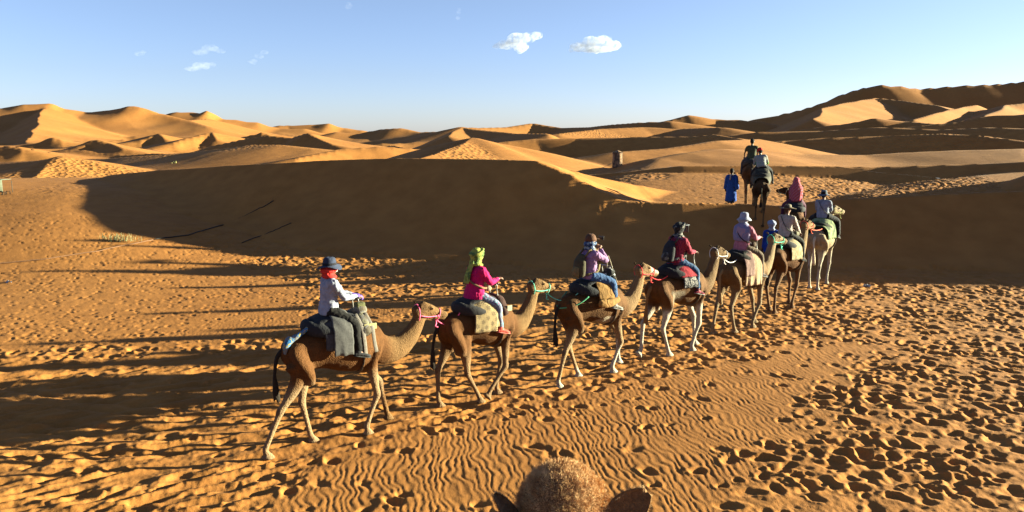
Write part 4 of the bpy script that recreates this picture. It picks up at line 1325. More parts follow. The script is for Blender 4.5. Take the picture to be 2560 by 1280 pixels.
# 2 ------------------------------------------------ pink jacket
sp = S_(2)
make_saddle(sp, (.035, .032, .034), 'dark grey padded saddle under the rider in the pink jacket')
def rug_material():
    m, nt, b = new_mat('cream rug with brown flowers')
    N = nt.nodes; L = nt.links
    tc = N.new('ShaderNodeTexCoord')
    mp = N.new('ShaderNodeMapping'); mp.inputs['Scale'].default_value = (8.5, 0, 8.5); mp.inputs['Location'].default_value = (.2, 0, .35); mp.inputs['Rotation'].default_value = (0, .55, 0)
    L.new(tc.outputs['Object'], mp.inputs[0])
    v = N.new('ShaderNodeTexVoronoi'); v.inputs['Scale'].default_value = 1; v.inputs['Randomness'].default_value = .15
    L.new(mp.outputs[0], v.inputs['Vector'])
    sub = N.new('ShaderNodeVectorMath'); sub.operation = 'SUBTRACT'
    L.new(mp.outputs[0], sub.inputs[0]); L.new(v.outputs['Position'], sub.inputs[1])
    sx = N.new('ShaderNodeSeparateXYZ'); L.new(sub.outputs[0], sx.inputs[0])
    an = N.new('ShaderNodeMath'); an.operation = 'ARCTAN2'; L.new(sx.outputs['X'], an.inputs[0]); L.new(sx.outputs['Z'], an.inputs[1])
    m8 = N.new('ShaderNodeMath'); m8.operation = 'MULTIPLY'; m8.inputs[1].default_value = 6; L.new(an.outputs[0], m8.inputs[0])
    co = N.new('ShaderNodeMath'); co.operation = 'COSINE'; L.new(m8.outputs[0], co.inputs[0])
    sc = N.new('ShaderNodeMath'); sc.operation = 'MULTIPLY_ADD'; sc.inputs[1].default_value = .13; L.new(co.outputs[0], sc.inputs[0]); L.new(v.outputs['Distance'], sc.inputs[2])
    r = N.new('ShaderNodeValToRGB'); r.color_ramp.interpolation = 'CONSTANT'
    cr = K(.62, .44, .20); br = K(.06, .028, .015)
    es = r.color_ramp.elements; es[0].position = 0; es[0].color = (*cr, 1); es[1].position = .09; es[1].color = (*br, 1)
    e = es.new(.30); e.color = (*cr, 1); e = es.new(.56); e.color = (*br, 1); e = es.new(.62); e.color = (*cr, 1)
    L.new(sc.outputs[0], r.inputs[0]); L.new(r.outputs[0], b.inputs['Base Color']); b.inputs['Roughness'].default_value = .95
    return m
bl = at_camel(sp, 'cream rug with brown flowers hanging below the rider in the pink jacket', 'blanket', 'blanket')
drape('cloth', -.28, .14, 1.36, 1.36, rug_material(), bl, off=.06, seed=5, skew=-.10)
drape('lining', .02, .26, 1.42, 1.30, cloth('plain cream cloth', K(.55, .42, .22)), bl, off=.045, seed=7, skew=.03)
per = seat(sp, -.06, 'rider in a pink jacket, yellow green head scarf, patterned leggings and coral shoes', size=.93)
p = Person(per, True, lean=.10, head_pitch=-.02, hands={'R': ((.44, -.12, .33), (-.2, -.5, -1)), 'L': ((.42, .08, .30), (-.2, .5, -1))}, splay=.40)
p.body(); p.top(cloth('pink jacket', K(.78, .006, .16), var=.12), 'jacket', hem=-.10, loose=1.16, flare=1.12)
p.trousers(pattern_mat('printed leggings', 'swirls', [K(.16, .36, .5), K(.5, .55, .6), K(.06, .10, .28), K(.45, .12, .30), K(.3, .5, .58)], 16), 'leggings', .9)
p.shoes(cloth('coral shoes', K(.95, .14, .10)), cloth('coral sole', K(.9, .25, .2)))
p.wrap(pattern_mat('yellow green scarf', 'patch', [K(.28, .33, .06), K(.50, .50, .10), K(.40, .48, .10), K(.14, .22, .06)], 7), 'head_scarf', big=1.12, tail=[p.N + np.array([-.14, 0, 0]), p.N + np.array([-.20, 0, -.14]), p.N + np.array([-.24, 0, -.30])])
cb = sub_root(per, 'shoulder_bag', 'small striped bag on a strap across the back of the pink jacket', 'bag')
raw_part(Blob().tube([p.S + np.array([-.10, .12, .06]), p.P + p.d * .34 + np.array([-.17, .02, 0]), p.P + p.d * .22 + np.array([-.15, -.10, 0]), p.P + p.d * .13 + np.array([0, -.21, 0]), p.P + p.d * .10 + np.array([.14, -.17, 0])], [(.018, .006)] * 5, n=8, sub=4, up=(0, 1, 0)), 'strap', cloth('tan strap', K(.35, .2, .1)), cb)
Blob().ball(p.P + p.d * .08 + np.array([.20, -.13, 0]), (.07, .05, .055)).skin('bag', .012, 2, mat=pattern_mat('striped bag', 'stripes', [K(.5, .3, .2), K(.2, .08, .06), K(.6, .5, .35)], 10), parent=cb)
fb = at_camel(sp, 'dark bag with a cream patch on the saddle in front of the pink jacket', 'saddle_bag', 'bag')
Blob().tube([(.36, -.33, 1.60), (.36, -.18, 1.80), (.36, .0, 1.85), (.36, .2, 1.80), (.36, .33, 1.6)], [(.07, .06), (.10, .07), (.10, .07), (.10, .07), (.07, .06)], n=12).skin('bag', .018, 2, mat=cloth('maroon bag', K(.09, .04, .03)), parent=fb, disp=lambda c: .01 * n3(c, .07))
box_mesh('patch', (.44, -.335, 1.70), (.11, .02, .10), cloth('cream patch', K(.6, .55, .35)), fb)

# 3 ------------------------------------------------ lilac shirt, backpack, phone
sp = S_(3)
make_saddle(sp, (.030, .028, .030), 'dark padded saddle with a green rear rope under the rider in lilac')
bl = at_camel(sp, 'mustard yellow blanket rolled round the saddle of the camel with white front shins', 'blanket', 'blanket')
drape('cloth', -.14, .24, 1.58, 1.58, cloth('mustard blanket', K(.42, .22, .06), scale=8, bump=.7), bl, off=.075, seed=8, skew=0, wave=.02)
Blob().tube([(-.16, -.38, 1.52), (.05, -.41, 1.50), (.32, -.38, 1.54)], [(.05, .075), (.055, .085), (.045, .065)], n=12).skin('roll', .016, 3, mat=cloth('mustard blanket', (0, 0, 0)), parent=bl, disp=lambda c: .01 * n3(c, .08))
per = seat(sp, -.10, 'rider in a lilac shirt, brown cap and jeans holding up a phone')
p = Person(per, True, lean=.05, head_pitch=.02, head_yaw=.05, hands={'R': ((.24, -.06, .60), (.15, -.7, -1)), 'L': ((.25, .05, .58), (.2, .7, -1))},
           knees={'R': ((.40, -.34, -.06), (.42, -.42, -.50)), 'L': ((.40, .36, -.06), (.42, .42, -.50))})
p.body(); p.top(cloth('lilac shirt', K(.48, .27, .52)), 'shirt', hem=-.04, loose=1.12); p.trousers(cloth('blue jeans', K(.07, .15, .34), scale=30), 'jeans', 1.12)
p.shoes(cloth('grey trainers', K(.36, .34, .30)), SOLE)
p.wrap(pattern_mat('blue neckerchief', 'patch', [K(.03, .06, .16), K(.08, .16, .35), K(.4, .45, .5)], 18), 'neckerchief', big=1.0, crown=False)
cap_m = cloth('brown cap', K(.17, .075, .04))
cp_ = p.lathe([(.001, .155), (.05, .150), (.085, .115), (.104, .06), (.108, .02), (.102, .02), (.098, .06), (.08, .108), (.001, .148)], cap_m, 'cap')
raw_part(Blob().tube([p.hx(.09, 0, .045), p.hx(.15, 0, .045), p.hx(.195, 0, .025)], [(.085, .008), (.08, .008), (.045, .006)], n=14, sub=3, up=p.hf[3]), 'peak', cap_m, per)
ph = sub_root(per, 'phone', 'black phone held up in front of the face of the rider in lilac', 'phone')
box_mesh('phone_body', p.hx(.26, -.02, .045), (.012, .145, .075), cloth('black phone', (.01, .01, .012), rough=.25, bump=0, spec=.6), ph, bevel=.004)
backpack(per, p, cloth('olive backpack', K(.10, .085, .045)), cloth('khaki pocket', K(.26, .19, .08)), 'olive green backpack worn by the rider in lilac')
fb = at_camel(sp, 'black and white bag with a cord loop before the rider in lilac', 'saddle_bag', 'bag')
Blob().ball((.30, -.12, 2.02), (.12, .12, .08)).ball((.42, 0, 1.92), (.10, .16, .09)).skin('bag', .016, 2, mat=pattern_mat('black white bag', 'patch', [K(.03, .03, .03), K(.04, .04, .04), K(.6, .6, .6)], 11), parent=fb, disp=lambda c: .01 * n3(c, .06))
raw_part(Blob().tube([(.26, -.10, 2.05), (.30, -.08, 2.28), (.33, -.08, 2.29), (.46, -.10, 1.95), (.50, -.14, 1.80)], [.009] * 5, n=6, sub=3), 'cord', cloth('cream cord', K(.5, .42, .3)), fb)
rp = at_camel(sp, 'green rope running from the saddle back round the rump of the lilac rider\'s camel', 'crupper_rope', 'rope')
raw_part(Blob().tube([(-.36, -.30, 1.66), (-.50, -.27, 1.57), (-.66, -.20, 1.50), (-.80, -.05, 1.46), (-.80, .05, 1.46), (-.66, .20, 1.50), (-.36, .30, 1.66)], [.013] * 7, n=6, sub=4), 'rope', rope('green crupper', (.06, .24, .12)), rp)

# 4 ------------------------------------------------ red checked shirt
sp = S_(4)
make_saddle(sp, (.022, .021, .026), 'black padded saddle on the camel with four white legs')
bl = at_camel(sp, 'black and white patterned blanket with a red edge on the camel with four white legs', 'blanket', 'blanket')
drape('cloth', -.20, .20, 1.46, 1.46, pattern_mat('black white blanket', 'patch', [K(.03, .03, .04), K(.5, .46, .42), K(.04, .04, .05), K(.45, .42, .40)], 8), bl, off=.06, seed=11, skew=-.06)
drape('edge', -.24, .18, 1.68, 1.68, cloth('red edge', K(.5, .03, .05)), bl, off=.075, seed=12)
per = seat(sp, -.10, 'rider in a red checked shirt, dark headscarf with clear face shield and jeans')
p = Person(per, True, lean=.14, head_pitch=-.05, head_yaw=-.1, hands={'R': ((.44, -.14, .26), (-.2, -.5, -1)), 'L': ((.42, .06, .26), (-.2, .5, -1))})
p.body(); p.top(pattern_mat('red check', 'plaid', [K(.62, .05, .09), K(.14, .01, .05)], 12), 'shirt', hem=-.05, loose=1.14); p.trousers(cloth('dark jeans', K(.06, .13, .27), scale=30), 'jeans', .95, length=.93)
p.shoes(pattern_mat('black red shoes', 'patch', [K(.04, .03, .04), K(.7, .06, .12), K(.04, .03, .04)], 22), SOLE)
p.wrap(pattern_mat('black white scarf', 'patch', [K(.02, .02, .022), K(.025, .025, .03), K(.05, .05, .05), K(.3, .28, .25)], 9), 'head_scarf', big=1.06)
sh = cloth('grey tinted shield', K(.12, .14, .16), rough=.15, bump=0, spec=.6)
raw_part(Blob().tube([p.hx(.16, -.095, .02), p.hx(.205, 0, .02), p.hx(.16, .095, .02)], [(.004, .085)] * 3, n=8, sub=4, up=(0, 0, 1)), 'face_shield', sh, per)
raw_part(Blob().tube([p.hx(.05, -.10, .10), p.hx(.19, -.08, .105), p.hx(.21, .05, .105), p.hx(.06, .10, .10)], [.008] * 4, n=6, sub=3), 'shield_rim', cloth('pale rim', K(.4, .42, .44)), per)
shl = Blob().tube([p.S + np.array([-.10, 0, .06]), p.S + np.array([-.04, -.14, .03]), p.S + np.array([.05, -.15, -.06]), p.S + np.array([.11, -.04, -.10])], [(.05, .03)] * 4, n=10)
shl.skin('shoulder_scarf', .013, 2, mat=cloth('violet scarf', K(.16, .07, .16)), parent=per, disp=lambda c: .01 * n3(c, .04))
backpack(per, p, cloth('black backpack', K(.035, .037, .045)), pattern_mat('dark grey pocket', 'patch', [K(.04, .04, .05), K(.09, .08, .06), K(.2, .2, .2)], 12), 'black backpack worn by the rider in the red checked shirt')

# 5 ------------------------------------------------ white bucket hat
sp = S_(5)
make_saddle(sp, (.026, .022, .018), 'dark padded saddle under the rider in the white bucket hat')
bl = at_camel(sp, 'plain peach blanket hanging down beside the rider in the white bucket hat', 'blanket', 'blanket')
drape('cloth', -.34, .16, 1.13, 1.20, cloth('peach blanket', K(.62, .40, .24), var=.08), bl, off=.06, seed=14, skew=-.04, wave=.018)
drape('lining', -.36, -.10, 1.35, 1.35, cloth('rose blanket', K(.40, .24, .20)), bl, off=.08, seed=15)
per = seat(sp, -.08, 'rider in a white bucket hat, lilac scarf, pink top and khaki trousers')
p = Person(per, False, lean=.05, head_pitch=0, head_yaw=-.5, hands={'R': ((.40, -.20, .30), (-.3, -.6, -1)), 'L': ((.40, .02, .30), (-.2, .5, -1))})
p.body(); p.top(cloth('pink top', K(.62, .22, .30)), 'shirt', hem=-.08, loose=1.14); p.trousers(cloth('khaki trousers', K(.20, .14, .09)))
p.shoes(cloth('brown sandals', K(.16, .12, .10)), SOLE)
cape = Blob().tube([p.S + np.array([-.03, 0, .10]), p.S + np.array([-.04, 0, .02]), p.S + np.array([-.05, 0, -.14]), p.S + np.array([-.06, 0, -.30])], [(.09, .09), (.205, .14), (.225, .155), (.20, .13)], n=18)
cape.skin('scarf', .018, 3, mat=pattern_mat('lilac blue scarf', 'patch', [K(.30, .28, .50), K(.40, .30, .50), K(.26, .28, .52), K(.5, .34, .48)], 4), parent=per, disp=lambda c: .012 * n3(c, .06))
p.wrap(cloth('pale blue head cloth', K(.42, .46, .62)), 'head_cloth', big=1.02, crown=False)
p.hat(cloth('white bucket hat', K(.48, .50, .62)), brim=.155, crown=.11, droop=.055, wavy=.012)
cb = sub_root(per, 'shoulder_bag', 'brown bag on a dark strap across the lilac scarf', 'bag')
raw_part(Blob().tube([p.S + np.array([-.10, .12, .06]), p.P + p.d * .32 + np.array([-.20, .0, 0]), p.P + p.d * .18 + np.array([-.17, -.12, 0]), p.P + p.d * .09 + np.array([.02, -.23, 0])], [(.016, .006)] * 4, n=8, sub=4, up=(0, 1, 0)), 'strap', cloth('dark strap', K(.05, .04, .05)), cb)
Blob().ball(p.P + p.d * .05 + np.array([.14, -.22, 0]), (.09, .05, .07)).skin('bag', .016, 2, mat=cloth('brown bag', K(.12, .07, .04)), parent=cb)

# 6 ------------------------------------------------ straw hat
sp = S_(6)
make_saddle(sp, (.022, .018, .016), 'black padded saddle under the rider in the wide straw hat')
bl = at_camel(sp, 'beige and gold blanket on the dark brown camel of the straw hatted rider', 'blanket', 'blanket')
drape('cloth', -.30, .14, 1.36, 1.40, pattern_mat('beige gold blanket', 'patch', [K(.50, .40, .22), K(.42, .30, .14), K(.55, .46, .28)], 6), bl, off=.06, seed=17, skew=-.05)
per = seat(sp, -.06, 'rider in a wide flat straw hat, cream shirt and black trousers')
p = Person(per, False, lean=.12, head_pitch=-.05, head_yaw=-.1, hands={'R': ((.42, -.22, .10), (-.4, -.5, -.6)), 'L': ((.42, .02, .20), (-.2, .5, -1))})
p.body(); p.top(cloth('cream shirt', K(.60, .50, .44)), 'shirt', hem=-.06, loose=1.1); p.trousers(cloth('black slacks', K(.03, .026, .024)), loose=1.1)
p.shoes(cloth('dark brown shoes', K(.05, .035, .03)), DARKSOLE)
p.hair(cloth('grey brown hair', K(.12, .07, .05)))
p.hat(cloth('straw hat', K(.30, .25, .17)), brim=.215, crown=.10, droop=-.005, wavy=.006, band=cloth('brown band', K(.1, .07, .04)))
cb = sub_root(per, 'shoulder_bag', 'khaki bag on a black strap across the cream shirt', 'bag')
raw_part(Blob().tube([p.S + np.array([-.10, .12, .05]), p.P + p.d * .30 + np.array([-.155, .0, 0]), p.P + p.d * .14 + np.array([-.13, -.13, 0]), p.P + p.d * .06 + np.array([.06, -.21, 0])], [(.018, .006)] * 4, n=8, sub=4, up=(0, 1, 0)), 'strap', cloth('black strap', K(.03, .03, .03)), cb)
Blob().tube([p.P + np.array([.10, -.22, .03]), p.P + np.array([.26, -.24, .0])], [(.06, .07), (.05, .06)], n=10).skin('bag', .016, 2, mat=cloth('khaki bag', K(.22, .20, .12)), parent=cb)

# 7 ------------------------------------------------ blue hat on the white camel
sp = S_(7)
make_saddle(sp, (.028, .032, .022), 'dark green padded saddle on the cream white camel')
bl = at_camel(sp, 'green cloth with a pale leaf print over the rump of the cream camel', 'blanket', 'blanket')
drape('cloth', -.52, .02, 1.42, 1.40, pattern_mat('green leaf print', 'patch', [K(.10, .14, .06), K(.24, .30, .12), K(.30, .36, .16), K(.42, .46, .24)], 6), bl, off=.075, seed=20, top_extra=.03)
drape('lining', -.54, -.20, 1.55, 1.40, cloth('dark green cloth', K(.035, .05, .02)), bl, off=.045, seed=21, top_extra=.03)
per = seat(sp, .0, 'rider in a grey blue sun hat and black trousers on the cream camel', sz=1.92)
p = Person(per, False, lean=.02, head_pitch=0, hands={'R': ((.38, -.10, .28), (-.3, -.6, -1)), 'L': ((.38, .08, .28), (-.2, .6, -1))}, knees={'R': ((.30, -.42, -.08), (.28, -.48, -.5)), 'L': ((.32, .40, -.05), (.34, .44, -.45))})
p.body(); p.top(cloth('pale blue shirt', K(.34, .38, .50)), 'shirt', hem=-.04, loose=1.1); p.trousers(cloth('black skirt trousers', K(.022, .02, .024)), loose=1.3)
p.shoes(cloth('black boots', K(.03, .03, .035)), SOLE)
p.hair(); p.hat(cloth('grey blue hat', K(.13, .17, .24)), brim=.185, crown=.11, droop=.045, wavy=.012)
cb = sub_root(per, 'shoulder_strap', 'thin black strap slung across the pale blue shirt', 'strap')
raw_part(Blob().tube([p.S + np.array([-.10, .12, .05]), p.P + p.d * .30 + np.array([-.155, .02, 0]), p.P + p.d * .12 + np.array([-.13, -.14, 0]), p.P + p.d * .04 + np.array([.06, -.22, 0])], [(.016, .006)] * 4, n=8, sub=4, up=(0, 1, 0)), 'strap', cloth('black strap', (0, 0, 0)), cb)

# 8 ------------------------------------------------ shawl
sp = S_(8)
make_saddle(sp, (.030, .022, .02), 'brown padded saddle under the rider in the red shawl')
per = seat(sp, -.04, 'rider wrapped in a pink and red striped shawl over dark red trousers')
p = Person(per, False, lean=.08, head_pitch=-.1, head_yaw=.5)
p.body(); p.top(cloth('dark red top', K(.25, .05, .06)), 'shirt', loose=1.0); p.trousers(cloth('plum trousers', K(.12, .03, .07)), loose=1.15)
p.shoes(cloth('black shoes far', K(.03, .03, .035)), SOLE)
sw = Blob().ball(p.H + np.array([-.01, 0, .02]), (.13, .12, .15), n=16).tube([p.H + np.array([-.02, 0, -.02]), p.S + np.array([-.02, 0, .02]), p.S + np.array([-.02, 0, -.14]), p.P + p.d * .12, p.P - p.d * .02], [(.11, .12), (.21, .16), (.235, .18), (.225, .18), (.20, .16)], n=18)
sw.skin('shawl', .018, 3, mat=pattern_mat('striped shawl', 'stripes', [K(.62, .06, .14), K(.55, .10, .08), K(.65, .30, .12), K(.45, .03, .10), K(.62, .45, .40), K(.70, .10, .25)], 5), parent=per, disp=lambda c: .016 * n3(c, .07) + .01 * n3(c, .03))

# 9 ------------------------------------------------ red cap, leaning
sp = S_(9)
make_saddle(sp, (.045, .042, .034), 'grey khaki padded saddle of the second camel in line')
bl = at_camel(sp, 'grey green cloth over the rump of the second camel in line', 'blanket', 'blanket')
drape('cloth', -.58, -.10, 1.48, 1.48, cloth('grey green cloth', K(.11, .10, .07)), bl, off=.06, seed=25, top_extra=.02)
per = seat(sp, -.02, 'rider in a red cap and white and green vest leaning to the left', size=.93)
per.rotation_euler = (per.rotation_euler[0] - .12, 0, per.rotation_euler[2])
p = Person(per, False, lean=.5, head_pitch=-.3, head_yaw=.5)
p.body(); p.top(pattern_mat('white green vest', 'patch', [K(.40, .40, .36), K(.45, .44, .40), K(.08, .45, .06)], 3.2), 'vest', hem=-.05, loose=1.16); p.trousers(cloth('dark trousers far', K(.02, .02, .025)), loose=1.15)
p.shoes(cloth('black shoes far', (0, 0, 0)), DARKSOLE); p.hair()
p.lathe([(.001, .160), (.05, .155), (.085, .12), (.106, .06), (.110, .015), (.104, .015), (.098, .06), (.08, .11), (.001, .150)], cloth('red cap', K(.80, .03, .02)), 'cap')
raw_part(Blob().tube([p.hx(.09, 0, .045), p.hx(.15, 0, .04), p.hx(.185, 0, .02)], [(.08, .008), (.075, .008), (.045, .006)], n=14, sub=3, up=p.hf[3]), 'peak', cloth('white peak', K(.6, .6, .6)), per)

# 10 ----------------------------------------------- boy in olive
sp = S_(10)
make_saddle(sp, (.05, .045, .04), 'grey padded saddle of the lead camel')
per = seat(sp, -.02, 'boy with black hair in an olive green shirt on the lead camel')
p = Person(per, False, lean=-.02, head_pitch=0, head_yaw=-.1, hands={'R': ((.34, -.22, .16), (-.6, -.6, -.6)), 'L': ((.28, .28, .12), (-.6, .8, -.4))})
p.body(cloth('brown skin', (.06, .028, .016), var=.08, rough=.5, bump=0)); p.top(cloth('olive shirt', K(.10, .11, .055)), 'shirt', hem=-.05, loose=1.12, sleeve=.4)
p.trousers(cloth('slate trousers', K(.06, .07, .10)), loose=1.1); p.shoes(cloth('black shoes far', (0, 0, 0)), DARKSOLE); p.hair()

# walkers ------------------------------------------ two men in blue
DSKIN = cloth('brown skin', (0, 0, 0))
def walker(x, y, az, label, size=1.0, **kw):
    z = ground_z(x, y, False)
    o = empty('person', (x, y, z - .02), math.pi / 2 - R(az), 0, label, 'person', None, size)
    p = Person(o, False, lean=kw.pop('lean', .05), standing=True, stride=kw.pop('stride', 1), **kw)
    return o, p
o, p = walker(9.2, 32.5, 20, 'man on foot in a long blue robe beside the lead camel', .96, head_yaw=-.2, stride=1.2)
p.body(DSKIN); p.trousers(cloth('black trousers far', K(.02, .02, .03))); p.shoes(cloth('black shoes far', (0, 0, 0)), DARKSOLE); p.hair()
rb = Blob().tube([(-.02, 0, .30), (0, 0, .55), (0, 0, .80), (.0, 0, 1.05), (.02, 0, 1.25), (.03, 0, 1.38), (.03, 0, 1.43)], [(.25, .23), (.235, .20), (.21, .17), (.19, .14), (.20, .14), (.16, .11), (.08, .08)], n=20)
for k, sg in (('R', -1), ('L', 1)):
    rb.tube([p.S + np.array([0, .06 * sg, 0]), p.sh[k], p.el[k], p.ha[k]], [.085, .09, .10, .11], n=12)
rb.skin('robe', .018, 3, mat=cloth('blue robe', K(.015, .10, .46)), parent=o, disp=lambda c: .014 * n3(c, .08))
Blob().tube([p.N + np.array([.10 * math.cos(t), .10 * math.sin(t), .01]) for t in np.linspace(0, 6.28, 14)], [.03] * 14, n=7, sub=1).tube([p.N + np.array([-.11, .04, 0]), p.N + np.array([-.16, .06, -.2])], [(.04, .02), (.05, .015)], n=8).skin('scarf', .018, 2, mat=cloth('white grey scarf', K(.4, .4, .42)), parent=o)
o, p = walker(8.35, 24.7, 10, 'man on foot in a blue tunic and pale turban', 1.0, head_yaw=.0, stride=.8)
p.body(DSKIN); p.trousers(cloth('grey blue trousers', K(.05, .07, .12)), loose=1.1); p.shoes(cloth('black shoes far', (0, 0, 0)), DARKSOLE)
p.top(cloth('royal blue tunic', K(.012, .06, .42)), 'tunic', hem=-.20, loose=1.15, flare=1.1)
p.wrap(pattern_mat('white blue turban', 'stripes', [K(.48, .52, .66), K(.40, .45, .62), K(.12, .2, .6), K(.5, .52, .62)], 9), 'turban', big=1.2)
print('people', time.time() - T0)

# ================================================================ foreground camel: the one the photographer rides
fg = dict(pos=(.135, .36), az=0, seed=21, feet=dict(HR=(-.70, 0, 0), HL=(-.35, 0, 0), FR=(.45, 0, 0), FL=(.70, 0, 0)), scale=1.0, voxel=.0125, hump=True, ears=False,
          neck=[(.50, 0, 1.45), (.72, 0, 1.38), (.92, 0, 1.48), (1.07, 0, 1.66), (1.17, 0, 1.85), (1.22, 0, 1.98)], head=((1.32, 0, 2.08), -.38, .04),
          coat=(.36, .19, .085), leg=(.4, .25, .12), neckc=(.36, .19, .085), crown=(.34, .17, .07), back=(.3, .16, .07), rope=('brown', (.2, .1, .05)), grp=False,
          label='woolly headed camel in the foreground, seen from behind between its two ears')
fgr = place(fg)
fgr['group'] = 'camels walking in the caravan'
def fg_ears(spec):
    p, f, s, u = spec['fr']
    me_mat = cloth('ear hair', (.17, .085, .036), scale=70, bump=.8)
    for sg in (-1, 1):
        # broad cupped leaf, open side forward and outward
        n, m = 14, 9
        V = []; F = []
        base = p + f * -.05 + u * .020 + s * (.112 * sg)
        tip = p + f * -.07 + u * .105 + s * ((.222 if sg < 0 else .182) * sg)
        ax = tip - base
        wd = np.cross(ax, f); wd /= np.linalg.norm(wd)
        nf = np.cross(wd, ax); nf /= np.linalg.norm(nf)
        if nf @ f > 0: nf = -nf
        if sg > 0: nf = nf * .6 + wd * .0; nf /= np.linalg.norm(nf); wd = wd * .45 + nf * .8; wd /= np.linalg.norm(wd)
        for lay in (0, 1):
            for i in range(n):
                t = i / (n - 1)
                w = .041 * (math.sin(math.pi * min(t * .85 + .12, 1)) ** .7) + .004
                for j in range(m):
                    a = (j / (m - 1) - .5) * 2
                    q = base + ax * t + wd * w * a + nf * (.030 * a * a * (1 - .4 * t)) + nf * (-.008 * lay)
                    V.append(q)
        k = n * m
        for i in range(n - 1):
            for j in range(m - 1):
                a = i * m + j
                F.append((a, a + 1, a + m + 1, a + m)); F.append((k + a, k + a + m, k + a + m + 1, k + a + 1))
        for i in range(n - 1):
            a = i * m; F.append((a, a + m, k + a + m, k + a)); b = a + m - 1; F.append((b, k + b, k + b + m, b + m))
        for j in range(m - 1):
            b = (n - 1) * m + j; F.append((b, b + 1, k + b + 1, k + b)); F.append((j, k + j, k + j + 1, j + 1))
        ear = mesh_obj('ear', V, F, me_mat, spec['root'])
        rs = np.random.RandomState(5 + sg)
        hv = []; hf = []
        for _ in range(1500):
            t = rs.rand() * .95 + .05; a = rs.choice([-1, 1]) * rs.rand() ** .35
            w = .041 * (math.sin(math.pi * min(t * .85 + .12, 1)) ** .7) + .004
            q = base + ax * t + wd * w * a + nf * (.030 * a * a * (1 - .4 * t) - .006)
            dr = ax / np.linalg.norm(ax) * .5 + wd * a * .6 - nf * .35 + rs.randn(3) * .25; dr /= np.linalg.norm(dr)
            ln = rs.uniform(.006, .014); sd = np.cross(dr, rs.randn(3)); sd /= np.linalg.norm(sd); sd *= .0007
            b0 = len(hv); hv += [q - sd, q + sd, q + dr * ln]; hf.append((b0, b0 + 1, b0 + 2))
        hh = mesh_obj('ear_hair', hv, hf, cloth('ear fringe', (.34, .20, .09), scale=90, bump=0), ear, smooth=False); hh['kind'] = 'stuff'
fg_ears(fg)

def wool(spec, count=110000):
    """short curled locks on the crown and nape of the nearest camel"""
    body = [c for c in spec['root'].children if c.name.startswith('body')][0]
    co = coords(body); no = np.zeros(len(co) * 3, np.float32); body.data.vertices.foreach_get('normal', no); no = no.reshape(-1, 3)
    p, f, s, u = spec['fr']
    t = (co - p) @ f; h = (co - p) @ u; y = np.abs((co - p) @ s)
    near = (np.linalg.norm(co - (p + f * .0), axis=1) < .32) & (h > -.14) & (t < .24)
    idx = np.nonzero(near)[0]
    rs = np.random.RandomState(3)
    pick = rs.choice(idx, count)
    P = co[pick] + rs.randn(count, 3) * .005
    Nn = no[pick]
    crown = np.exp(-(((P - p) @ f + .0) / .10) ** 2) * sstep(-.02, .08, (P - p) @ u)
    # swirl field gives clumps
    def fld(o, sc): return n3(P, sc, o)
    D = Nn + .9 * np.stack([fld(1, .022), fld(20, .022), fld(40, .022)], -1) * 2.0 + .22 * rs.randn(count, 3)
    D /= np.linalg.norm(D, axis=1, keepdims=True)
    C = np.stack([fld(60, .012), fld(80, .012), fld(100, .012)], -1) * 2.2
    ln = (.005 + .0085 * crown) * rs.uniform(.7, 1.25, count)
    wdt = np.cross(D, rs.randn(count, 3)); wdt /= np.linalg.norm(wdt, axis=1, keepdims=True); wdt *= .00045
    m1 = P + D * (ln * .5)[:, None]
    tip = P + D * (ln * .8)[:, None] + C * (ln * .55)[:, None]
    V = np.stack([P - wdt, P + wdt, m1 - wdt * .8, m1 + wdt * .8, tip], 1).reshape(-1, 3)
    b = np.arange(count)[:, None] * 5
    F = np.concatenate([b + np.array([0, 1, 3]), b + np.array([0, 3, 2]), b + np.array([2, 3, 4])])
    m, nt, bs = new_mat('wool')
    at = nt.nodes.new('ShaderNodeAttribute'); at.attribute_name = 'Col'
    nt.links.new(at.outputs['Color'], bs.inputs['Base Color']); bs.inputs['Roughness'].default_value = .7; bs.inputs['Specular IOR Level'].default_value = .15
    w = mesh_obj('woolly_hair', V, F, m, spec['root'], smooth=False)
    w['kind'] = 'stuff'
    tone = np.clip(.5 + 1.1 * n3(P, .03, 7) + .15 * rs.randn(count), 0, 1)[:, None]
    colr = np.array([.33, .165, .065]) * (1 - tone) + np.array([.60, .37, .17]) * tone
    paint(w, np.repeat(colr, 5, axis=0))
wool(fg)

# ================================================================ things lying and standing on the sand
def hit(x, y, d0=9.0, d1=400.0):
    ds = d0 * np.exp(np.linspace(0, math.log(d1 / d0), 1500))
    u = px(x, y, 1.0)
    gz = macro(u[0] * ds, ds)
    k = np.nonzero(gz >= u[2] * ds)[0]
    d = ds[k[0]] if len(k) else d1
    return np.array([u[0] * d, d, ground_z(u[0] * d, d, d < 50)])

def hose(name, pts, r, mat, label, cat, d0=9, lift=1.6):
    P = []
    for i in range(len(pts) - 1):
        for t in np.linspace(0, 1, 8, endpoint=False):
            P.append(hit(pts[i][0] * (1 - t) + pts[i + 1][0] * t, pts[i][1] * (1 - t) + pts[i + 1][1] * t, d0))
    P.append(hit(*pts[-1], d0))
    P = [q + np.array([0, 0, r * lift]) for q in P]
    c = P[len(P) // 2]
    o = raw_part(Blob().tube([q - c for q in P], [r] * len(P), n=8, sub=1), name, mat, None)
    o.location = c
    return tag(o, label, cat)
BLACKH = cloth('black hose', (.012, .010, .009), rough=.6)
hose('hose', [(385, 601), (470, 590), (560, 563), (630, 533), (684, 505)], .021, BLACKH, 'long black hose curving up the shaded face of the main dune', 'hose')
hose('hose', [(605, 609), (665, 586), (728, 559)], .018, BLACKH, 'short black hose lying below the long one on the shaded dune', 'hose')
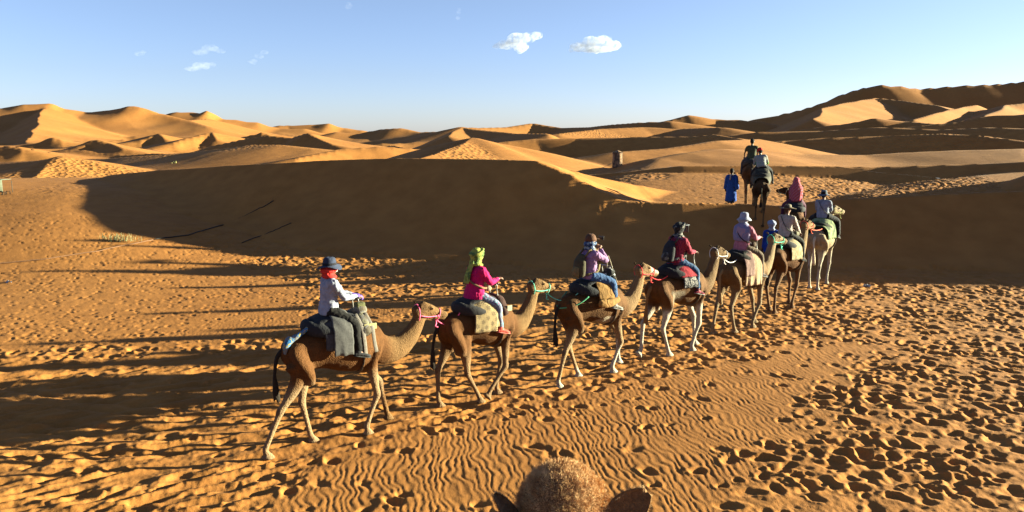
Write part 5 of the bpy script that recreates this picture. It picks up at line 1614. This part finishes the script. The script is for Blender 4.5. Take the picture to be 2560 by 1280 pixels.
hose('cable', [(-30, 664), (120, 650), (250, 629), (383, 602)], .020, cloth('dusty cable', (.12, .06, .03)), 'dusty cable half buried across the lit sand at the left', 'cable')

# weathered post between the dunes
h = hit(1543, 417, 36)
d = h[1]
post = empty('wooden_post', h - np.array([0, 0, .06]), 0, 0, 'short thick weathered brown post standing alone between the dunes', 'post')
rr = 12.5 / F_PX * d; hh = 36 / F_PX * d + .06
B = Blob()
B.tube([(0, 0, 0), (0, .0, hh * .3), (.01, 0, hh * .65), (0, 0, hh)], [rr * .98, rr, rr * .97, rr], n=20, sub=3)
B.skin('trunk', .03, 1, mat=pattern_mat('weathered bark', 'patch', [(.08, .048, .03), (.17, .10, .055), (.24, .14, .08)], 5), parent=post, disp=lambda c: .012 * n3(c, .10))
box_mesh('top_plate', (0, 0, hh + .015), (rr * 1.9, rr * 1.9, .03), cloth('pale top', (.12, .09, .06)), post, bevel=.01)
raw_part(Blob().tube([(-rr * .8, -.02, hh * .38), (-rr - .35, -.3, hh * .16), (-rr - .8, -.6, .02)], [.012] * 3, n=6), 'guy_rope', cloth('pale rope', (.2, .15, .12)), post)

# dry tuft at the foot of the dune shadow
h = hit(285, 603)
rs = np.random.RandomState(4)
tv = []; tf = []
for i in range(150):
    bx, by = rs.randn(2) * np.array([.28, .08])
    if i > 105: bx += .42
    a = rs.rand() * 6.28; l = rs.uniform(.12, .34); le = rs.uniform(.15, .6)
    b0 = np.array([bx, by, -.02]); t1 = b0 + np.array([math.cos(a) * le * l * .4, math.sin(a) * le * l * .4, l * .6]); t2 = b0 + np.array([math.cos(a) * le * l, math.sin(a) * le * l, l])
    sd = np.array([-math.sin(a), math.cos(a), 0]) * .006
    k = len(tv); tv += [b0 - sd, b0 + sd, t1 - sd, t1 + sd, t2]; tf += [(k, k + 1, k + 3), (k, k + 3, k + 2), (k + 2, k + 3, k + 4)]
o = mesh_obj('grass_tuft', tv, tf, cloth('dry grass', (.15, .15, .075), scale=30), smooth=False)
o.location = h; tag(o, 'dry pale tuft of desert grass at the edge of the dune shadow', 'grass tuft')

def scrap(x, y, label, s=.09, seed=0):
    h = hit(x, y)
    rs = np.random.RandomState(seed)
    n = 6
    V = [(s * (i / n - .5) * 2, s * (j / n - .5) * 1.4, .02 + .035 * rs.rand() + .03 * math.sin(i * 1.3 + j)) for i in range(n + 1) for j in range(n + 1)]
    V2 = [(a, b, c - .004) for a, b, c in V]
    F = []; m = n + 1; q = m * m
    for i in range(n):
        for j in range(n):
            a = i * m + j; F.append((a, a + m, a + m + 1, a + 1)); F.append((q + a, q + a + 1, q + a + m + 1, q + a + m))
    o = mesh_obj('paper_scrap', V + V2, F, cloth('white scrap', (.26, .26, .27)), smooth=False)
    o.location = h; tag(o, label, 'litter')
scrap(2168, 717, 'crumpled white scrap on the trodden sand right of the cream camel', .10, 1)
scrap(20, 708, 'crumpled white scrap on the sand near the left edge', .10, 2)

# pale cans far left of centre, camp furniture at the left edge
h = hit(437, 409, 42)
k = h[1] / F_PX
can = empty('jerrycan', h, .2, 0, 'pale yellow can with a cut out top standing on the lit sand below the dunes', 'jerrycan')
YEL = cloth('pale yellow plastic', (.26, .24, .09))
box_mesh('can_body', (0, 0, 2.2 * k), (7.5 * k, 3 * k, 4.4 * k), YEL, can, bevel=.5 * k)
box_mesh('neck', (-2.6 * k, 0, 5.3 * k), (2.2 * k, 2.6 * k, 2.4 * k), YEL, can, bevel=.3 * k)
box_mesh('spout', (2.6 * k, 0, 5.5 * k), (2.2 * k, 2.6 * k, 2.8 * k), YEL, can, bevel=.3 * k)
h = hit(430, 409, 42)
can = empty('bottle', h, 0, 0, 'small pale bottle standing just left of the yellow can', 'bottle')
raw_part(Blob().tube([(0, 0, 0), (0, 0, 2 * k), (0, 0, 2.8 * k), (0, 0, 3.4 * k)], [.9 * k, .9 * k, .4 * k, .4 * k], n=10, sub=1), 'bottle_body', YEL, can)

h = hit(-6, 488, 30)
k = h[1] / F_PX
tent = empty('canvas_tent', h, 0, 0, 'corner of a pale green canvas shelter at the left edge of the view', 'tent')
CAN = cloth('pale canvas', (.11, .12, .085))
box_mesh('wall', (-8 * k, 0, 22 * k), (44 * k, 1.0 * k, 30 * k), CAN, tent, bevel=0)
box_mesh('roof', (-10 * k, 20 * k, 37.5 * k), (44 * k, 40 * k, 1.0 * k), CAN, tent, bevel=.3 * k)
for sx_ in (-1, 1):
    for sy_ in (0, 1):
        box_mesh('tent_pole', ((-8 + 21.3 * sx_) * k, sy_ * 38 * k + .4 * k, 16 * k), (1.1 * k, 1.1 * k, 34 * k), cloth('tent pole', (.05, .045, .035)), tent, bevel=0)
for i, (xx, yy, nm) in enumerate(((9, 486, 'small dark low table beside the canvas shelter'), (21, 484, 'small dark stool to the right of the low table'))):
    h = hit(xx, yy + 2, 30); k = h[1] / F_PX
    t = empty('low_table' if i == 0 else 'stool', h, .3 * i, 0, nm, 'table' if i == 0 else 'stool')
    DK = cloth('dark wood', (.02, .014, .01))
    box_mesh('table_top' if i == 0 else 'seat', (0, 0, 7.5 * k), ((10 - 2 * i) * k, 6 * k, 1.2 * k), DK, t, bevel=.2 * k)
    for a in (-1, 1):
        for b_ in (-1, 1):
            box_mesh('leg', (a * 4 * k, b_ * 2.2 * k, 3.2 * k), (.8 * k, .8 * k, 7.4 * k), DK, t, bevel=0)

# lead ropes from each halter to the animal in front
def lead(i, col, label, sag=.15):
    a = S_(i); b = S_(i - 0)
    nx = CAMELS[i] if i < len(CAMELS) else None
    p, f, s, u = a['fr']
    w0 = a['root'].matrix_world @ Vector(p + f * .27 - u * .12)
    w1 = nx['root'].matrix_world @ Vector((-.44, -.12, 1.72))
    P = [np.array(w0.lerp(w1, t)) - np.array([0, 0, sag * 4 * t * (1 - t)]) for t in np.linspace(0, 1, 14)]
    c = P[7]
    o = raw_part(Blob().tube([q - c for q in P], [.009] * 14, n=6, sub=1), 'lead_rope', rope(*col), None)
    o.location = c; tag(o, label, 'rope')
bpy.context.view_layer.update()
lead(1, ('pink', (0, 0, 0)), 'pink lead rope from the rearmost camel to the camel ahead')
lead(2, ('green', (0, 0, 0)), 'green lead rope from the second camel from the left')
lead(3, ('red', (0, 0, 0)), 'red lead rope from the camel with the white nose', .08)
lead(4, ('white', (0, 0, 0)), 'white lead rope from the camel with four white legs', .08)
lead(5, ('jade', (0, 0, 0)), 'jade green lead rope from the tan camel', .05)
lead(6, ('coral', (0, 0, 0)), 'coral lead rope from the dark brown camel to the cream camel', .05)
lead(9, ('straw', (0, 0, 0)), 'straw coloured lead rope from the second camel to the lead camel', .08)

# ================================================================ clouds, far away
def cloud(name, balls, dist, dens, label, seed, detail=1.0):
    c0 = px(balls[0][0], balls[0][1], dist)
    k = dist / F_PX
    B = Blob()
    rs = np.random.RandomState(seed)
    for (x, y, rx, ry) in balls:
        q = px(x, y, dist) - c0
        B.ball(q + np.array([0, rs.uniform(-.2, .2) * rx * k, 0]), np.array([rx * k, rx * k * .8, ry * k]), n=12)
    m = bpy.data.materials.new(name + ' vapour'); m.use_nodes = True
    nt = m.node_tree; nt.nodes.clear()
    out = nt.nodes.new('ShaderNodeOutputMaterial')
    pv = nt.nodes.new('ShaderNodeVolumePrincipled')
    pv.inputs['Color'].default_value = (.78, .80, .88, 1)
    pv.inputs['Anisotropy'].default_value = 0.1
    tc = nt.nodes.new('ShaderNodeTexCoord')
    n = nt.nodes.new('ShaderNodeTexNoise'); n.inputs['Scale'].default_value = 1 / (11 * k); n.inputs['Detail'].default_value = 5; n.inputs['Roughness'].default_value = .62
    nt.links.new(tc.outputs['Object'], n.inputs['Vector'])
    mr = nt.nodes.new('ShaderNodeMapRange'); mr.inputs['From Min'].default_value = .40; mr.inputs['From Max'].default_value = .62
    mr.inputs['To Min'].default_value = 0; mr.inputs['To Max'].default_value = dens * .32 / (10 * k)
    nt.links.new(n.outputs[0], mr.inputs['Value'])
    nt.links.new(mr.outputs[0], pv.inputs['Density']); nt.links.new(pv.outputs[0], out.inputs['Volume'])
    o = B.skin(name, 1.6 * k, 2, mat=m, disp=lambda c: 3.2 * k * n3(c, 9 * k, seed))
    o.location = c0
    return tag(o, label, 'cloud')
cloud('cloud', [(1265, 112, 26, 11), (1292, 98, 26, 16), (1318, 95, 22, 12), (1342, 89, 16, 9), (1302, 118, 20, 12), (1243, 116, 14, 6), (1300, 128, 11, 6)], 3000, 1.6, 'small bright cumulus cloud, the left one of the pair above the dunes', 1)
cloud('cloud', [(1450, 118, 26, 13), (1478, 107, 24, 16), (1508, 103, 22, 15), (1532, 114, 22, 13), (1490, 124, 44, 8), (1432, 126, 12, 6)], 3000, 1.6, 'small bright cumulus cloud, the right one of the pair above the dunes', 2)
cloud('cloud', [(500, 130, 22, 7), (525, 120, 22, 9), (550, 127, 16, 6)], 3000, .2, 'faint thin cloud over the left dunes, upper one of two', 3)
cloud('cloud', [(478, 172, 22, 6), (505, 164, 26, 9), (528, 162, 12, 6)], 3000, .28, 'faint flat cloud over the left dunes, lower one of two', 4)
cloud('cloud', [(632, 154, 13, 7), (648, 140, 12, 7), (662, 131, 10, 6)], 3000, .18, 'wispy slanting cloud to the right of the two faint ones', 5)
cloud('cloud', [(346, 134, 14, 6), (358, 130, 10, 4)], 3000, .16, 'tiny faint cloud nearest to the left edge', 6)
cloud('cloud', [(1147, 27, 7, 9), (1145, 45, 7, 5)], 3000, .16, 'tiny upright wisp of cloud near the top centre', 7)
cloud('cloud', [(873, 13, 10, 7), (868, 18, 7, 5)], 3000, .13, 'tiny round wisp of cloud at the top left of centre', 8)
print('all', time.time() - T0)
